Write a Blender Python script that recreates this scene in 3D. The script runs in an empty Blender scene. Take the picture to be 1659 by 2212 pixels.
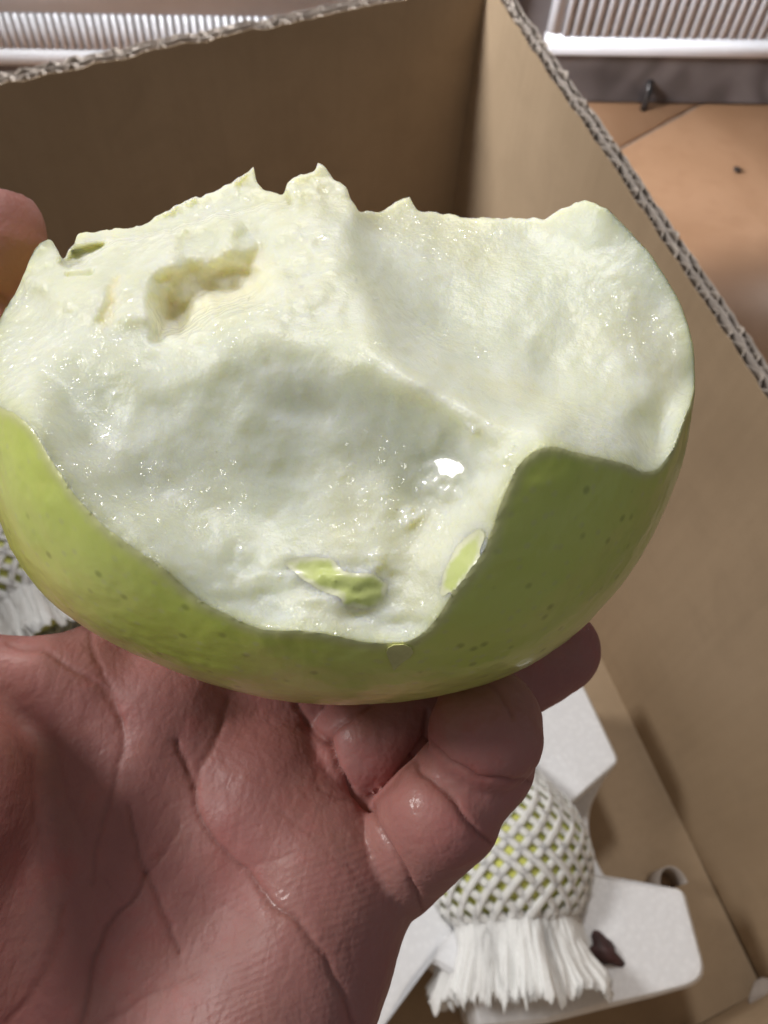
import bpy, math, random
import numpy as np
from mathutils import Vector, Matrix

# ------------------------------------------------------------------ camera
F_PX, CX, CY = 1900.0, 829.5, 1106.0          # focal length / centre of the 1659 x 2212 view
CAM_H = 0.56                                  # metres above the room floor
_dn = np.array([-100.0, 1050.0, 1900.0])
UP = -_dn / np.linalg.norm(_dn)               # world up, seen from the camera (x right, y down, z forward)
_fw = np.array([0.0, 0.0, 1.0])
YW = _fw - _fw.dot(UP) * UP
YW /= np.linalg.norm(YW)
XW = np.cross(YW, UP)
ROT = np.array([XW, YW, UP])                  # camera axes -> world axes
CAM_POS = np.array([0.0, 0.0, CAM_H])

scene = bpy.context.scene
COL = scene.collection
cd = bpy.data.cameras.new('camera')
cam = bpy.data.objects.new('camera', cd)
COL.objects.link(cam)
r_, u_, b_ = ROT @ [1, 0, 0], ROT @ [0, -1, 0], ROT @ [0, 0, -1]
cam.matrix_world = Matrix(((r_[0], u_[0], b_[0], 0), (r_[1], u_[1], b_[1], 0), (r_[2], u_[2], b_[2], CAM_H), (0, 0, 0, 1)))
cd.sensor_fit = 'HORIZONTAL'
cd.sensor_width = 36.0
cd.lens = F_PX / 1659.0 * 36.0
cd.clip_start = 0.005
cd.clip_end = 50
cd.dof.use_dof = True
cd.dof.focus_distance = 0.105
cd.dof.aperture_fstop = 62.0
scene.camera = cam

# ------------------------------------------------------------------ world, lamps, exposure
w = bpy.data.worlds.new('World')
scene.world = w
w.use_nodes = True
bg = w.node_tree.nodes['Background']
bg.inputs[0].default_value = (0.97, 0.96, 0.97, 1)
bg.inputs[1].default_value = 0.165


def lamp(name, direction, dist, size, power, color, target=(0.03, 0.08, 0.35)):
    d = np.array(direction, float)
    d /= np.linalg.norm(d)
    p = np.array(target) + d * dist
    l = bpy.data.lights.new(name, 'AREA')
    l.shape = 'RECTANGLE' if isinstance(size, tuple) else 'DISK'
    if isinstance(size, tuple):
        l.size, l.size_y = size
    else:
        l.size = size
    l.energy = power
    l.color = color
    o = bpy.data.objects.new(name, l)
    COL.objects.link(o)
    o.location = p
    o.rotation_euler = Vector(-d).to_track_quat('-Z', 'Y').to_euler()
    return o


lamp('ceiling_lamp', (-0.15, 0.60, 0.78), 0.85, 0.13, 3.3, (1.0, 0.975, 0.94))
lamp('side_lamp', (-0.80, 0.07, 0.56), 1.7, 0.42, 15.5, (1.0, 0.975, 0.94))
o = lamp('radiator_fill', (-0.78, -0.43, 0.46), 1.6, 0.25, 1.1, (0.95, 0.97, 1.0), (0.16, 0.80, 0.08))  # unseen fill lamp added to brighten the radiator fronts
o.data.spread = math.radians(34)
vs = scene.view_settings
vs.view_transform = 'Standard'
vs.look = 'None'
vs.exposure = 0.09
vs.gamma = 1.0
scene.cycles.use_denoising = True
scene.cycles.max_bounces = 8
scene.cycles.sample_clamp_indirect = 6.0

# ------------------------------------------------------------------ helpers
CM = 0.01


def cam2w(p):
    """camera space centimetres -> world metres"""
    return (np.asarray(p, float) * CM) @ ROT.T + CAM_POS


def px3(px, py, z):
    """a point seen at (px, py), z centimetres away along the view axis (camera space)"""
    px, py, z = np.broadcast_arrays(np.asarray(px, float), np.asarray(py, float), np.asarray(z, float))
    return np.stack([(px - CX) / F_PX * z, (py - CY) / F_PX * z, z], -1)


def on_z(px, py, z=0.0):
    d = ROT @ np.array([(px - CX) / F_PX, (py - CY) / F_PX, 1.0])
    return CAM_POS + d * ((z - CAM_H) / d[2])


def lattice(p, seed):
    """value noise in 3D, about -1..1"""
    p = np.asarray(p, np.float64)
    i = np.floor(p).astype(np.int64)
    f = p - i
    f = f * f * (3 - 2 * f)
    out = 0
    for dx in (0, 1):
        for dy in (0, 1):
            for dz in (0, 1):
                h = ((i[..., 0] + dx) * 374761393 + (i[..., 1] + dy) * 668265263 + (i[..., 2] + dz) * 2147483647 + seed * 1274126177) & 0xffffffff
                h = ((h ^ (h >> 13)) * 1274126177) & 0xffffffff
                h = (h ^ (h >> 16)) & 0xffff
                wgt = (f[..., 0] if dx else 1 - f[..., 0]) * (f[..., 1] if dy else 1 - f[..., 1]) * (f[..., 2] if dz else 1 - f[..., 2])
                out = out + wgt * (h / 32767.5 - 1)
    return out


def fbm(p, seed, octv=3):
    a, s, o = 1.0, 1.0, 0
    for k in range(octv):
        o = o + a * lattice(np.asarray(p) * s, seed + k * 17)
        a *= 0.5
        s *= 2.03
    return o


def link(name, me, mat=None, parent=None, smooth=True):
    o = bpy.data.objects.new(name, me)
    COL.objects.link(o)
    if mat is not None:
        for m in (mat if isinstance(mat, (list, tuple)) else [mat]):
            me.materials.append(m)
    if smooth:
        me.polygons.foreach_set('use_smooth', np.ones(len(me.polygons), bool))
    if parent is not None:
        o.parent = parent
    return o


def mesh_np(name, verts, quads):
    verts = np.ascontiguousarray(verts, np.float32)
    quads = np.ascontiguousarray(quads, np.int32)
    me = bpy.data.meshes.new(name)
    n, m, k = len(verts), len(quads), quads.shape[1]
    me.vertices.add(n)
    me.vertices.foreach_set('co', verts.ravel())
    me.loops.add(m * k)
    me.loops.foreach_set('vertex_index', quads.ravel())
    me.polygons.add(m)
    me.polygons.foreach_set('loop_start', np.arange(m, dtype=np.int32) * k)
    me.polygons.foreach_set('loop_total', np.full(m, k, np.int32))
    me.update(calc_edges=True)
    me.validate()
    return me


def mesh_py(name, verts, faces):
    me = bpy.data.meshes.new(name)
    me.from_pydata([tuple(map(float, v)) for v in verts], [], faces)
    me.update()
    return me


def set_attr(me, name, vals):
    a = me.attributes.new(name, 'FLOAT', 'POINT')
    a.data.foreach_set('value', np.ascontiguousarray(vals, np.float32))


def thing(name, label, cat, loc=(0, 0, 0), group=None):
    o = bpy.data.objects.new(name, None)
    COL.objects.link(o)
    o.empty_display_size = 0.02
    o.location = loc
    o['label'] = label
    o['category'] = cat
    if group:
        o['group'] = group
    return o


def tag(o, label, cat, group=None):
    o['label'] = label
    o['category'] = cat
    if group:
        o['group'] = group
    return o


def child(name, me, mat, root, smooth=True):
    """part whose mesh is given in world coordinates, under an Empty that is moved but not turned"""
    o = link(name, me, mat, root, smooth)
    o.matrix_parent_inverse = Matrix.Translation(root.location).inverted()
    return o


def box_mesh(name, cx, cy, cz, ax, ay, hx, hy, hz, bev=0.0):
    """a box with axes ax, ay (horizontal unit vectors) and z, half sizes hx hy hz"""
    import bmesh
    bm = bmesh.new()
    bmesh.ops.create_cube(bm, size=2.0)
    for v in bm.verts:
        q = np.array([cx, cy, cz]) + np.array(ax) * v.co.x * hx + np.array(ay) * v.co.y * hy + np.array([0, 0, 1.0]) * v.co.z * hz
        v.co = q
    if bev:
        bmesh.ops.bevel(bm, geom=list(bm.edges), offset=bev, segments=2, affect='EDGES')
    bmesh.ops.recalc_face_normals(bm, faces=bm.faces)
    me = bpy.data.meshes.new(name)
    bm.to_mesh(me)
    bm.free()
    return me


# ------------------------------------------------------------------ materials
class NT:
    def __init__(self, name):
        self.m = bpy.data.materials.new(name)
        self.m.use_nodes = True
        self.t = self.m.node_tree
        self.b = self.t.nodes['Principled BSDF']
        self.co = self.n('ShaderNodeTexCoord').outputs['Object']

    def n(self, typ, **kw):
        nd = self.t.nodes.new(typ)
        for k, v in kw.items():
            setattr(nd, k, v)
        return nd

    def put(self, sock, v):
        if isinstance(v, bpy.types.NodeSocket):
            self.t.links.new(v, sock)
        elif isinstance(v, (tuple, list)) and len(v) == 3 and len(sock.default_value) == 4:
            sock.default_value = (*v, 1)
        else:
            sock.default_value = v

    def noise(self, scale, detail=3, rough=0.5, vec=None, dist=0.0):
        nd = self.n('ShaderNodeTexNoise')
        nd.inputs['Scale'].default_value = scale
        nd.inputs['Detail'].default_value = detail
        nd.inputs['Roughness'].default_value = rough
        nd.inputs['Distortion'].default_value = dist
        self.t.links.new(vec or self.co, nd.inputs['Vector'])
        return nd.outputs['Fac']

    def voro(self, scale, vec=None, feat='F1', rnd=1.0):
        nd = self.n('ShaderNodeTexVoronoi', feature=feat)
        nd.inputs['Scale'].default_value = scale
        nd.inputs['Randomness'].default_value = rnd
        self.t.links.new(vec or self.co, nd.inputs['Vector'])
        return nd.outputs['Distance']

    def mapv(self, rot=(0, 0, 0), scl=(1, 1, 1)):
        nd = self.n('ShaderNodeMapping')
        nd.inputs['Rotation'].default_value = rot
        nd.inputs['Scale'].default_value = scl
        self.t.links.new(self.co, nd.inputs['Vector'])
        return nd.outputs['Vector']

    def wave(self, scale, dist=1.0, vec=None, dscale=2.0):
        nd = self.n('ShaderNodeTexWave')
        nd.inputs['Scale'].default_value = scale
        nd.inputs['Distortion'].default_value = dist
        nd.inputs['Detail'].default_value = 2
        nd.inputs['Detail Scale'].default_value = dscale
        self.t.links.new(vec or self.co, nd.inputs['Vector'])
        return nd.outputs['Fac']

    def rng(self, v, a, b, c=0.0, d=1.0, smooth=True):
        nd = self.n('ShaderNodeMapRange')
        if smooth:
            nd.interpolation_type = 'SMOOTHSTEP'
        for i, x in enumerate((v, a, b, c, d)):
            self.put(nd.inputs[i], x)
        return nd.outputs[0]

    def mix(self, fac, a, b, mode='MIX'):
        nd = self.n('ShaderNodeMix', data_type='RGBA', blend_type=mode)
        self.put(nd.inputs[0], fac)
        self.put(nd.inputs[6], a)
        self.put(nd.inputs[7], b)
        return nd.outputs[2]

    def math(self, op, a, b=0.0):
        nd = self.n('ShaderNodeMath', operation=op)
        self.put(nd.inputs[0], a)
        self.put(nd.inputs[1], b)
        return nd.outputs[0]

    def attr(self, name):
        return self.n('ShaderNodeAttribute', attribute_name=name).outputs['Fac']

    def bump(self, h, strength=0.3, dist=0.001, normal=None):
        nd = self.n('ShaderNodeBump')
        nd.inputs['Strength'].default_value = strength
        nd.inputs['Distance'].default_value = dist
        self.t.links.new(h, nd.inputs['Height'])
        if normal is not None:
            self.t.links.new(normal, nd.inputs['Normal'])
        return nd.outputs['Normal']

    def juicy(self, wet, plain):
        nd = self.n('ShaderNodeMix', data_type='VECTOR')
        geo = self.n('ShaderNodeNewGeometry').outputs['Normal']
        self.t.links.new(self.rng(self.attr('juice'), 0.15, 0.5), nd.inputs[0])
        self.t.links.new(wet, nd.inputs[4])
        self.t.links.new(geo, nd.inputs[5])
        return nd.outputs[1]

    def set(self, **kw):
        names = dict(color='Base Color', rough='Roughness', sss='Subsurface Weight', sscale='Subsurface Scale', srad='Subsurface Radius',
                     coat='Coat Weight', crough='Coat Roughness', spec='Specular IOR Level', normal='Normal', cnormal='Coat Normal', ior='IOR',
                     trans='Transmission Weight', metal='Metallic', alpha='Alpha', sheen='Sheen Weight')
        for k, v in kw.items():
            self.put(self.b.inputs[names[k]], v)
        return self.m


def mat_flesh():
    s = NT('apple_flesh')
    n1 = s.noise(90, 4)
    n2 = s.noise(420, 3)
    c0 = s.rng(s.noise(38, 3, 0.5, None, 0.5), 0.45, 0.7, 0, 0.5)
    under = s.attr('under')
    core = s.attr('core')
    c = s.mix(s.rng(n1, 0.35, 0.65), (0.70, 0.73, 0.595), (0.77, 0.797, 0.69))
    c = s.mix(s.rng(n2, 0.45, 0.7, 0, 0.35), c, (0.70, 0.70, 0.52))
    c = s.mix(c0, c, (0.74, 0.72, 0.48))
    c = s.mix(s.rng(under, 0.0, 0.20, 0.6, 0.0), c, (0.66, 0.69, 0.30))
    c = s.mix(s.math('MULTIPLY', core, 0.75), c, (0.87, 0.825, 0.58))
    b1 = s.bump(s.noise(1300, 3, 0.6), 0.22, 0.0005)
    b2 = s.bump(s.noise(480, 3, 0.6), 0.26, 0.0008, b1)
    wet = s.bump(s.voro(620), 0.75, 0.0011, s.bump(s.noise(420, 3, 0.6), 0.5, 0.0012))
    dry = s.rng(s.noise(60, 3), 0.42, 0.62)
    return s.set(color=c, rough=0.42, sss=1.0, srad=(1.0, 0.9, 0.45), sscale=0.0055, normal=b2, coat=s.math('MAXIMUM', s.math('MULTIPLY', dry, 0.42), s.attr('juice')), crough=s.rng(s.attr('juice'), 0.2, 0.7, 0.11, 0.05), cnormal=s.juicy(wet, b2), spec=0.4)


def mat_peel():
    s = NT('apple_peel')
    n1 = s.noise(45, 4)
    n2 = s.noise(160, 3)
    c = s.mix(s.rng(n1, 0.3, 0.7), (0.61, 0.72, 0.135), (0.70, 0.78, 0.225))
    c = s.mix(s.rng(n2, 0.5, 0.75, 0, 0.4), c, (0.66, 0.69, 0.20))
    dots = s.rng(s.voro(270), 0.04, 0.19, 0.42, 0.0)
    c = s.mix(dots, c, (0.16, 0.21, 0.05))
    spk = s.rng(s.voro(520), 0.1, 0.3, 0.45, 0.0)
    c = s.mix(spk, c, (0.62, 0.66, 0.30))
    c = s.mix(s.rng(s.noise(75, 5, 0.65, None, 0.7), 0.5, 0.72, 0, 0.45), c, (0.52, 0.64, 0.12))
    edge = s.attr('edge')
    c = s.mix(s.rng(edge, 0.0, 1.0, 0.0, 0.9), c, (0.70, 0.72, 0.36))
    b = s.bump(s.noise(260, 3), 0.12, 0.0006)
    b = s.bump(s.voro(150), 0.08, 0.0005, b)
    return s.set(color=c, rough=0.3, coat=0.5, crough=0.12, sss=0.45, srad=(0.8, 1.0, 0.3), sscale=0.0025, normal=b, spec=0.45)


def mat_scrap():
    s = NT('thin_peel_scrap')
    e = s.attr('edge')
    k = s.math('ADD', e, s.math('MULTIPLY', s.math('SUBTRACT', s.noise(260, 3), 0.5), 0.7))
    c = s.mix(s.rng(s.noise(120, 3), 0.35, 0.65), (0.52, 0.59, 0.20), (0.60, 0.65, 0.30))
    c = s.mix(s.rng(k, 0.05, 0.8), c, (0.71, 0.725, 0.50))
    return s.set(color=c, rough=0.4, sss=0.25, srad=(0.9, 1.0, 0.4), sscale=0.003, normal=s.bump(s.noise(500, 3), 0.15, 0.0006), coat=0.2, crough=0.15)


def mat_skin():
    s = NT('hand_skin')
    cr = s.attr('crease')
    red_lit = s.attr('red_lit')
    n1 = s.noise(70, 4)
    n2 = s.noise(260, 3)
    c = s.mix(s.rng(n1, 0.3, 0.7), (0.335, 0.138, 0.128), (0.41, 0.18, 0.17))
    c = s.mix(s.math('MULTIPLY', red_lit, 0.75), c, (0.60, 0.23, 0.21))  # skin redness, plus the lit pink of the little finger painted in
    c = s.mix(s.rng(n2, 0.5, 0.75, 0, 0.35), c, (0.42, 0.17, 0.14))
    c = s.mix(s.rng(s.noise(38, 4, 0.6, None, 0.6), 0.42, 0.72, 0, 0.5), c, (0.44, 0.235, 0.20))
    c = s.mix(s.rng(s.noise(140, 4, 0.6), 0.52, 0.72, 0, 0.4), c, (0.44, 0.13, 0.12))
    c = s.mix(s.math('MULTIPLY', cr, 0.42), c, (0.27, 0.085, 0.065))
    ridge = s.attr('ridge')
    b = s.bump(ridge, 0.35, 0.00018)
    b = s.bump(s.rng(s.voro(420, s.mapv((0.4, 0.2, 0.9), (1, 0.55, 1)), 'DISTANCE_TO_EDGE'), 0.0, 0.2), 0.10, 0.0003, b)
    b = s.bump(s.rng(s.voro(130, s.mapv((0.1, 0.5, 0.3), (1, 0.4, 1)), 'DISTANCE_TO_EDGE'), 0.0, 0.07), 0.035, 0.0004, b)
    b = s.bump(s.voro(1300), 0.14, 0.0003, b)
    b = s.bump(s.noise(700, 4, 0.65), 0.16, 0.0004, b)
    r = s.rng(s.noise(110, 3), 0.3, 0.7, 0.46, 0.62)
    return s.set(color=c, rough=r, sss=0.4, srad=(1.0, 0.35, 0.2), sscale=0.0028, normal=b, spec=0.4, coat=s.math('MULTIPLY', s.attr('wet'), 0.4), crough=0.18, cnormal=b)


def mat_kraft(name='kraft_cardboard', a=(0.355, 0.258, 0.165), b_=(0.415, 0.305, 0.20)):
    s = NT(name)
    n1 = s.noise(14, 5, 0.55, s.mapv((0, 0, 0), (1, 1, 0.35)))
    n2 = s.noise(900, 2)
    st = s.noise(60, 3, 0.5, s.mapv((0, 0, 0), (2.2, 2.2, 0.12)))
    c = s.mix(s.rng(n1, 0.3, 0.7), a, b_)
    c = s.mix(s.rng(st, 0.45, 0.75, 0, 0.12), c, tuple(x * 0.78 for x in a))
    c = s.mix(s.rng(s.noise(26, 4, 0.6, None, 0.8), 0.4, 0.75, 0, 0.35), c, tuple(x * 0.86 for x in a))
    c = s.mix(s.rng(n2, 0.5, 0.8, 0, 0.3), c, tuple(x * 0.8 for x in a))
    bb = s.bump(s.noise(22, 3), 0.12, 0.004)
    for ang in (math.radians(66), math.radians(151)):
        bb = s.bump(s.wave(42, 1.2, s.mapv((0, 0, ang), (1, 1, 0.1)), 1.0), 0.07, 0.0006, bb)
    bb = s.bump(s.noise(1600, 2), 0.12, 0.0003, bb)
    return s.set(color=c, rough=0.62, normal=bb, spec=0.35)


def mat_simple(name, color, rough=0.5, var=0.12, scale=80, bump=0.1, bd=0.0005, **kw):
    s = NT(name)
    n1 = s.noise(scale, 4)
    c = s.mix(s.rng(n1, 0.3, 0.7), tuple(x * (1 - var) for x in color), tuple(min(1, x * (1 + var)) for x in color))
    return s.set(color=c, rough=rough, normal=s.bump(s.noise(scale * 8, 3), bump, bd), **kw)


def mat_tile():
    s = NT('terracotta_tile')
    n1 = s.noise(9, 5, 0.6, None, 0.6)
    n2 = s.noise(70, 4)
    c = s.mix(s.rng(n1, 0.3, 0.7), (0.31, 0.17, 0.092), (0.39, 0.225, 0.13))
    c = s.mix(s.rng(n2, 0.45, 0.75, 0, 0.4), c, (0.31, 0.165, 0.09))
    return s.set(color=c, rough=s.rng(n1, 0.3, 0.7, 0.38, 0.5), normal=s.bump(n2, 0.08, 0.001))


def mat_marble():
    s = NT('grey_skirting_tile')
    n = s.noise(5, 2, 0.5, None, 0.8)
    v = s.rng(s.math('ABSOLUTE', s.math('SUBTRACT', n, 0.5)), 0.0, 0.11, 0.6, 0.0)
    c = s.mix(s.rng(s.noise(12, 4), 0.3, 0.7), (0.15, 0.13, 0.13), (0.22, 0.195, 0.195))
    c = s.mix(v, c, (0.035, 0.028, 0.028))
    return s.set(color=c, rough=0.22, spec=0.5)


def mat_foam(name, color=(0.80, 0.81, 0.84), cell=330, **kw):
    s = NT(name)
    v = s.voro(cell)
    c = s.mix(s.rng(v, 0.0, 0.7), color, tuple(x * 0.93 for x in color))
    b = s.bump(v, 0.22, 0.0008)
    b = s.bump(s.noise(60, 3), 0.15, 0.002, b)
    return s.set(color=c, rough=0.7, normal=b, sss=0.6, srad=(1, 1, 1), sscale=0.004, **kw)


M = {}
M['flesh'] = mat_flesh()
M['peel'] = mat_peel()
M['scrap'] = mat_scrap()
M['skin'] = mat_skin()
M['kraft'] = mat_kraft()
M['liner'] = mat_kraft('grey_liner_paper', (0.40, 0.35, 0.31), (0.50, 0.44, 0.40))
M['flute'] = mat_kraft('flute_paper', (0.42, 0.36, 0.31), (0.54, 0.47, 0.41))
M['tile'] = mat_tile()
M['grout'] = mat_simple('grey_grout', (0.30, 0.25, 0.21), 0.85, 0.2, 200, 0.3)
M['marble'] = mat_marble()
M['white'] = mat_simple('white_enamel', (0.86, 0.87, 0.92), 0.35, 0.03, 30, 0.03)
M['dark'] = mat_simple('dark_gap', (0.09, 0.085, 0.09), 0.7, 0.2, 40)
M['wall'] = mat_simple('wall_plaster', (0.50, 0.47, 0.45), 0.8, 0.06, 20)
M['foam'] = mat_foam('white_foam', (0.86, 0.87, 0.90))
M['net'] = mat_foam('net_foam', (0.88, 0.89, 0.88), 700)
M['fruit'] = mat_simple('fruit_skin', (0.62, 0.64, 0.16), 0.45, 0.18, 60, 0.1)
M['crumb'] = mat_simple('dark_crumb', (0.05, 0.035, 0.03), 0.8, 0.3, 300)
M['brown'] = mat_simple('dark_gap_fill', (0.055, 0.022, 0.022), 0.6, 0.4, 120)  # dark colour standing in for the shade in the tray gap
M['sliver'] = mat_simple('pale_sliver', (0.66, 0.67, 0.30), 0.18, 0.12, 300, 0.1, 0.0005)
M['pipe'] = mat_simple('dark_pipe', (0.06, 0.055, 0.055), 0.25, 0.1, 60, metal=0.6)

# ------------------------------------------------------------------ the room: floor, skirting, radiators
fl_a, fl_b = on_z(1290, 236, 0), on_z(1659, 240, 0)
rx = fl_b - fl_a
rx[2] = 0
rx /= np.linalg.norm(rx)                      # along the wall
ry = np.array([-rx[1], rx[0], 0])             # away from the viewer, into the wall


def rpt(a, b, z=0.0):
    return np.array([fl_a[0], fl_a[1], 0]) + rx * a + ry * b + np.array([0, 0, z])


base = mesh_py('floor', [rpt(-4, -4, -0.004), rpt(4, -4, -0.004), rpt(4, 0.3, -0.004), rpt(-4, 0.3, -0.004)], [(0, 1, 2, 3)])
floor = link('floor', base, M['grout'], None, False)
floor['kind'] = 'structure'
# tiles, each a slab with rounded arris; joints run along the seen grout line
g1, g2 = on_z(1350, 312, 0), on_z(1480, 240, 0)
tx = g2 - g1
tx[2] = 0
tx /= np.linalg.norm(tx)
ty = np.array([-tx[1], tx[0], 0])
TS = 0.45
tm = box_mesh('tile', 0, 0, 0, tx, ty, TS / 2 - 0.0022, TS / 2 - 0.0022, 0.004, 0.0012)
for i in range(-4, 5):
    for j in range(-4, 4):
        c = g1 + tx * ((i + 0.5) * TS - 0.12) + ty * ((j + 0.5) * TS)
        loc = (c - fl_a)
        b = loc.dot(ry)
        if b > 0.22 or loc.dot(rx) < -1.1 or loc.dot(rx) > 1.1 or b < -1.5:
            continue
        t = link('tile', tm, None if tm.materials else M['tile'], floor)
        t.location = (c[0], c[1], -0.004 + random.uniform(-0.0004, 0.0004))

wall = link('wall', box_mesh('wall', *rpt(0, 0.062, 0.75), rx, ry, 3.0, 0.02, 0.75), M['wall'], None, False)
wall['kind'] = 'structure'
sk_h = 0.075
for k in range(-4, 5):
    sk = link('skirting_tile', box_mesh('skirting_tile', *rpt(0.16 + k * 0.60, 0.024, 0.06), rx, ry, 0.2988, 0.016, 0.058, 0.001), M['marble'], wall, False)


def wall_pt(px, py, b):
    """where the sight line meets the vertical plane b metres behind the floor line -> (along, height)"""
    d = ROT @ np.array([(px - CX) / F_PX, (py - CY) / F_PX, 1.0])
    n = ry
    t = (rpt(0, b) - CAM_POS).dot(n) / d.dot(n)
    p = CAM_POS + d * t
    q = p - rpt(0, b)
    return q.dot(rx), q[2]


RB = 0.0                                      # front plane of the radiators


def radiator(a0, a1, label, slot_pitch, zb, zs0, zs1, zt, ends):
    root = thing('radiator', label, 'radiator', rpt((a0 + a1) / 2, RB, 0), 'white slotted radiators along the wall')
    mid = (a0 + a1) / 2
    ha = (a1 - a0) / 2
    dep = 0.012
    child('bottom_rail', box_mesh('bottom_rail', *rpt(mid, RB + dep, (zb + zs0) / 2), rx, ry, ha, dep, (zs0 - zb) / 2, 0.002), M['white'], root)
    child('top_rail', box_mesh('top_rail', *rpt(mid, RB + dep, (zs1 + zt) / 2), rx, ry, ha, dep, (zt - zs1) / 2, 0.002), M['white'], root)
    for a in (a0 + 0.006, a1 - 0.006):
        child('end_post', box_mesh('end_post', *rpt(a, RB + dep, (zs0 + zs1) / 2), rx, ry, 0.006, dep - 0.0005, (zs1 - zs0) / 2 - 0.0005, 0.001), M['white'], root)
    child('back_panel', box_mesh('back_panel', *rpt(mid, RB + 0.030, (zs0 + zs1) / 2), rx, ry, ha - 0.004, 0.004, (zs1 - zs0) / 2 + 0.01), M['dark'], root, False)
    sm = box_mesh('slat', 0, 0, 0, rx, ry, slot_pitch * 0.335, 0.009, (zs1 - zs0) / 2 + 0.001, 0.0004)
    n = int((a1 - a0 - 0.024) / slot_pitch)
    for k in range(n):
        o = link('slat', sm, None if sm.materials else M['white'], root)
        p = rpt(a0 + 0.012 + (k + 0.5) * slot_pitch, RB + 0.0084, (zs0 + zs1) / 2)
        o.location = Vector(p) - root.location
    return root


aL, zbR = wall_pt(1172, 128, RB)
aR, _ = wall_pt(1659, 120, RB)
_, zs0R = wall_pt(1400, 79, RB)
_, zbR = wall_pt(1400, 125, RB)
pR = (wall_pt(1500, 79, RB)[0] - wall_pt(1300, 79, RB)[0]) / (200 / 21.2)
radiator(aL, aR + 0.25, 'white slotted radiator whose end stands right of the box corner', pR, zbR, zs0R, zs0R + 0.19, zs0R + 0.26, True)
bL, _ = wall_pt(0, 112, RB)
bR, _ = wall_pt(900, 90, RB)
_, zbL = wall_pt(200, 146, RB)
_, zs0L = wall_pt(200, 105, RB)
_, zs1L = wall_pt(200, 34, RB)
pL = (wall_pt(400, 100, RB)[0] - wall_pt(100, 100, RB)[0]) / (300 / 16.9)
radiator(bL - 0.2, aL - 0.035, 'white slotted radiator behind the far cardboard wall, at the left', pL, zbL, zs0L, zs1L, zs1L + 0.09, True)

# pipe stub and valve under the right radiator
def tube(name, pts, rad, segs=10, caps=True):
    pts = np.asarray(pts, float)
    n = len(pts)
    rad = np.broadcast_to(np.asarray(rad, float), (n,))
    tan = np.gradient(pts, axis=0)
    tan /= np.linalg.norm(tan, axis=1)[:, None]
    ref = np.array([0.3, 0.2, 0.93])
    vs_, fs = [], []
    for i in range(n):
        a = np.cross(tan[i], ref)
        a /= np.linalg.norm(a)
        b = np.cross(tan[i], a)
        for k in range(segs):
            t = 2 * math.pi * k / segs
            vs_.append(pts[i] + rad[i] * (a * math.cos(t) + b * math.sin(t)))
    for i in range(n - 1):
        for k in range(segs):
            k2 = (k + 1) % segs
            fs.append((i * segs + k, i * segs + k2, (i + 1) * segs + k2, (i + 1) * segs + k))
    if caps:
        fs.append(tuple(range(segs))[::-1])
        fs.append(tuple((n - 1) * segs + k for k in range(segs)))
    return mesh_py(name, vs_, fs)


pa, pz = wall_pt(1400, 205, 0.0)
tag(link('radiator_pipe', tube('radiator_pipe', [rpt(pa, 0.0, 0.0), rpt(pa, 0.0, 0.010), rpt(pa + 0.001, 0.002, 0.020), rpt(pa + 0.002, 0.012, 0.026)], 0.0034), M['pipe']),
    'short dark pipe stub at the floor below the right radiator', 'pipe')

# crumb on the tile
cp = on_z(1592, 366, 0.003)
import bmesh
bm = bmesh.new()
bmesh.ops.create_icosphere(bm, subdivisions=2, radius=0.0035)
for v in bm.verts:
    v.co *= 1 + 0.35 * random.uniform(-1, 1) * 0.5
    v.co.z *= 0.55
me = bpy.data.meshes.new('crumb')
bm.to_mesh(me)
bm.free()
o = link('crumb', me, M['crumb'])
o.location = cp
tag(o, 'tiny dark crumb lying on the terracotta floor tile', 'crumb')

# ------------------------------------------------------------------ the cardboard box
RIM = 0.28
FZ = 0.006
cFR = on_z(1052, -40, RIM)[:2]                # far right corner, inner face, at the rim
cNR = np.array([0.2405, 0.0])                 # near right corner
e_r = np.array(on_z(1620, 801, RIM)[:2]) - np.array(on_z(1101, 30, RIM)[:2])
e_r /= np.linalg.norm(e_r)                    # along right wall, towards the viewer
e_f = np.array(on_z(0, 180, RIM)[:2]) - cFR
e_f /= np.linalg.norm(e_f)                    # along far wall, towards the left
LR, LF = 0.515, 0.46
cNR = cFR + e_r * LR
cFL = cFR + e_f * LF
cNL = cNR + e_f * LF
box = thing('cardboard_box', 'open brown cardboard box standing on the floor under the hand', 'box', (*((cFR + cNL) / 2), 0.0))


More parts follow.
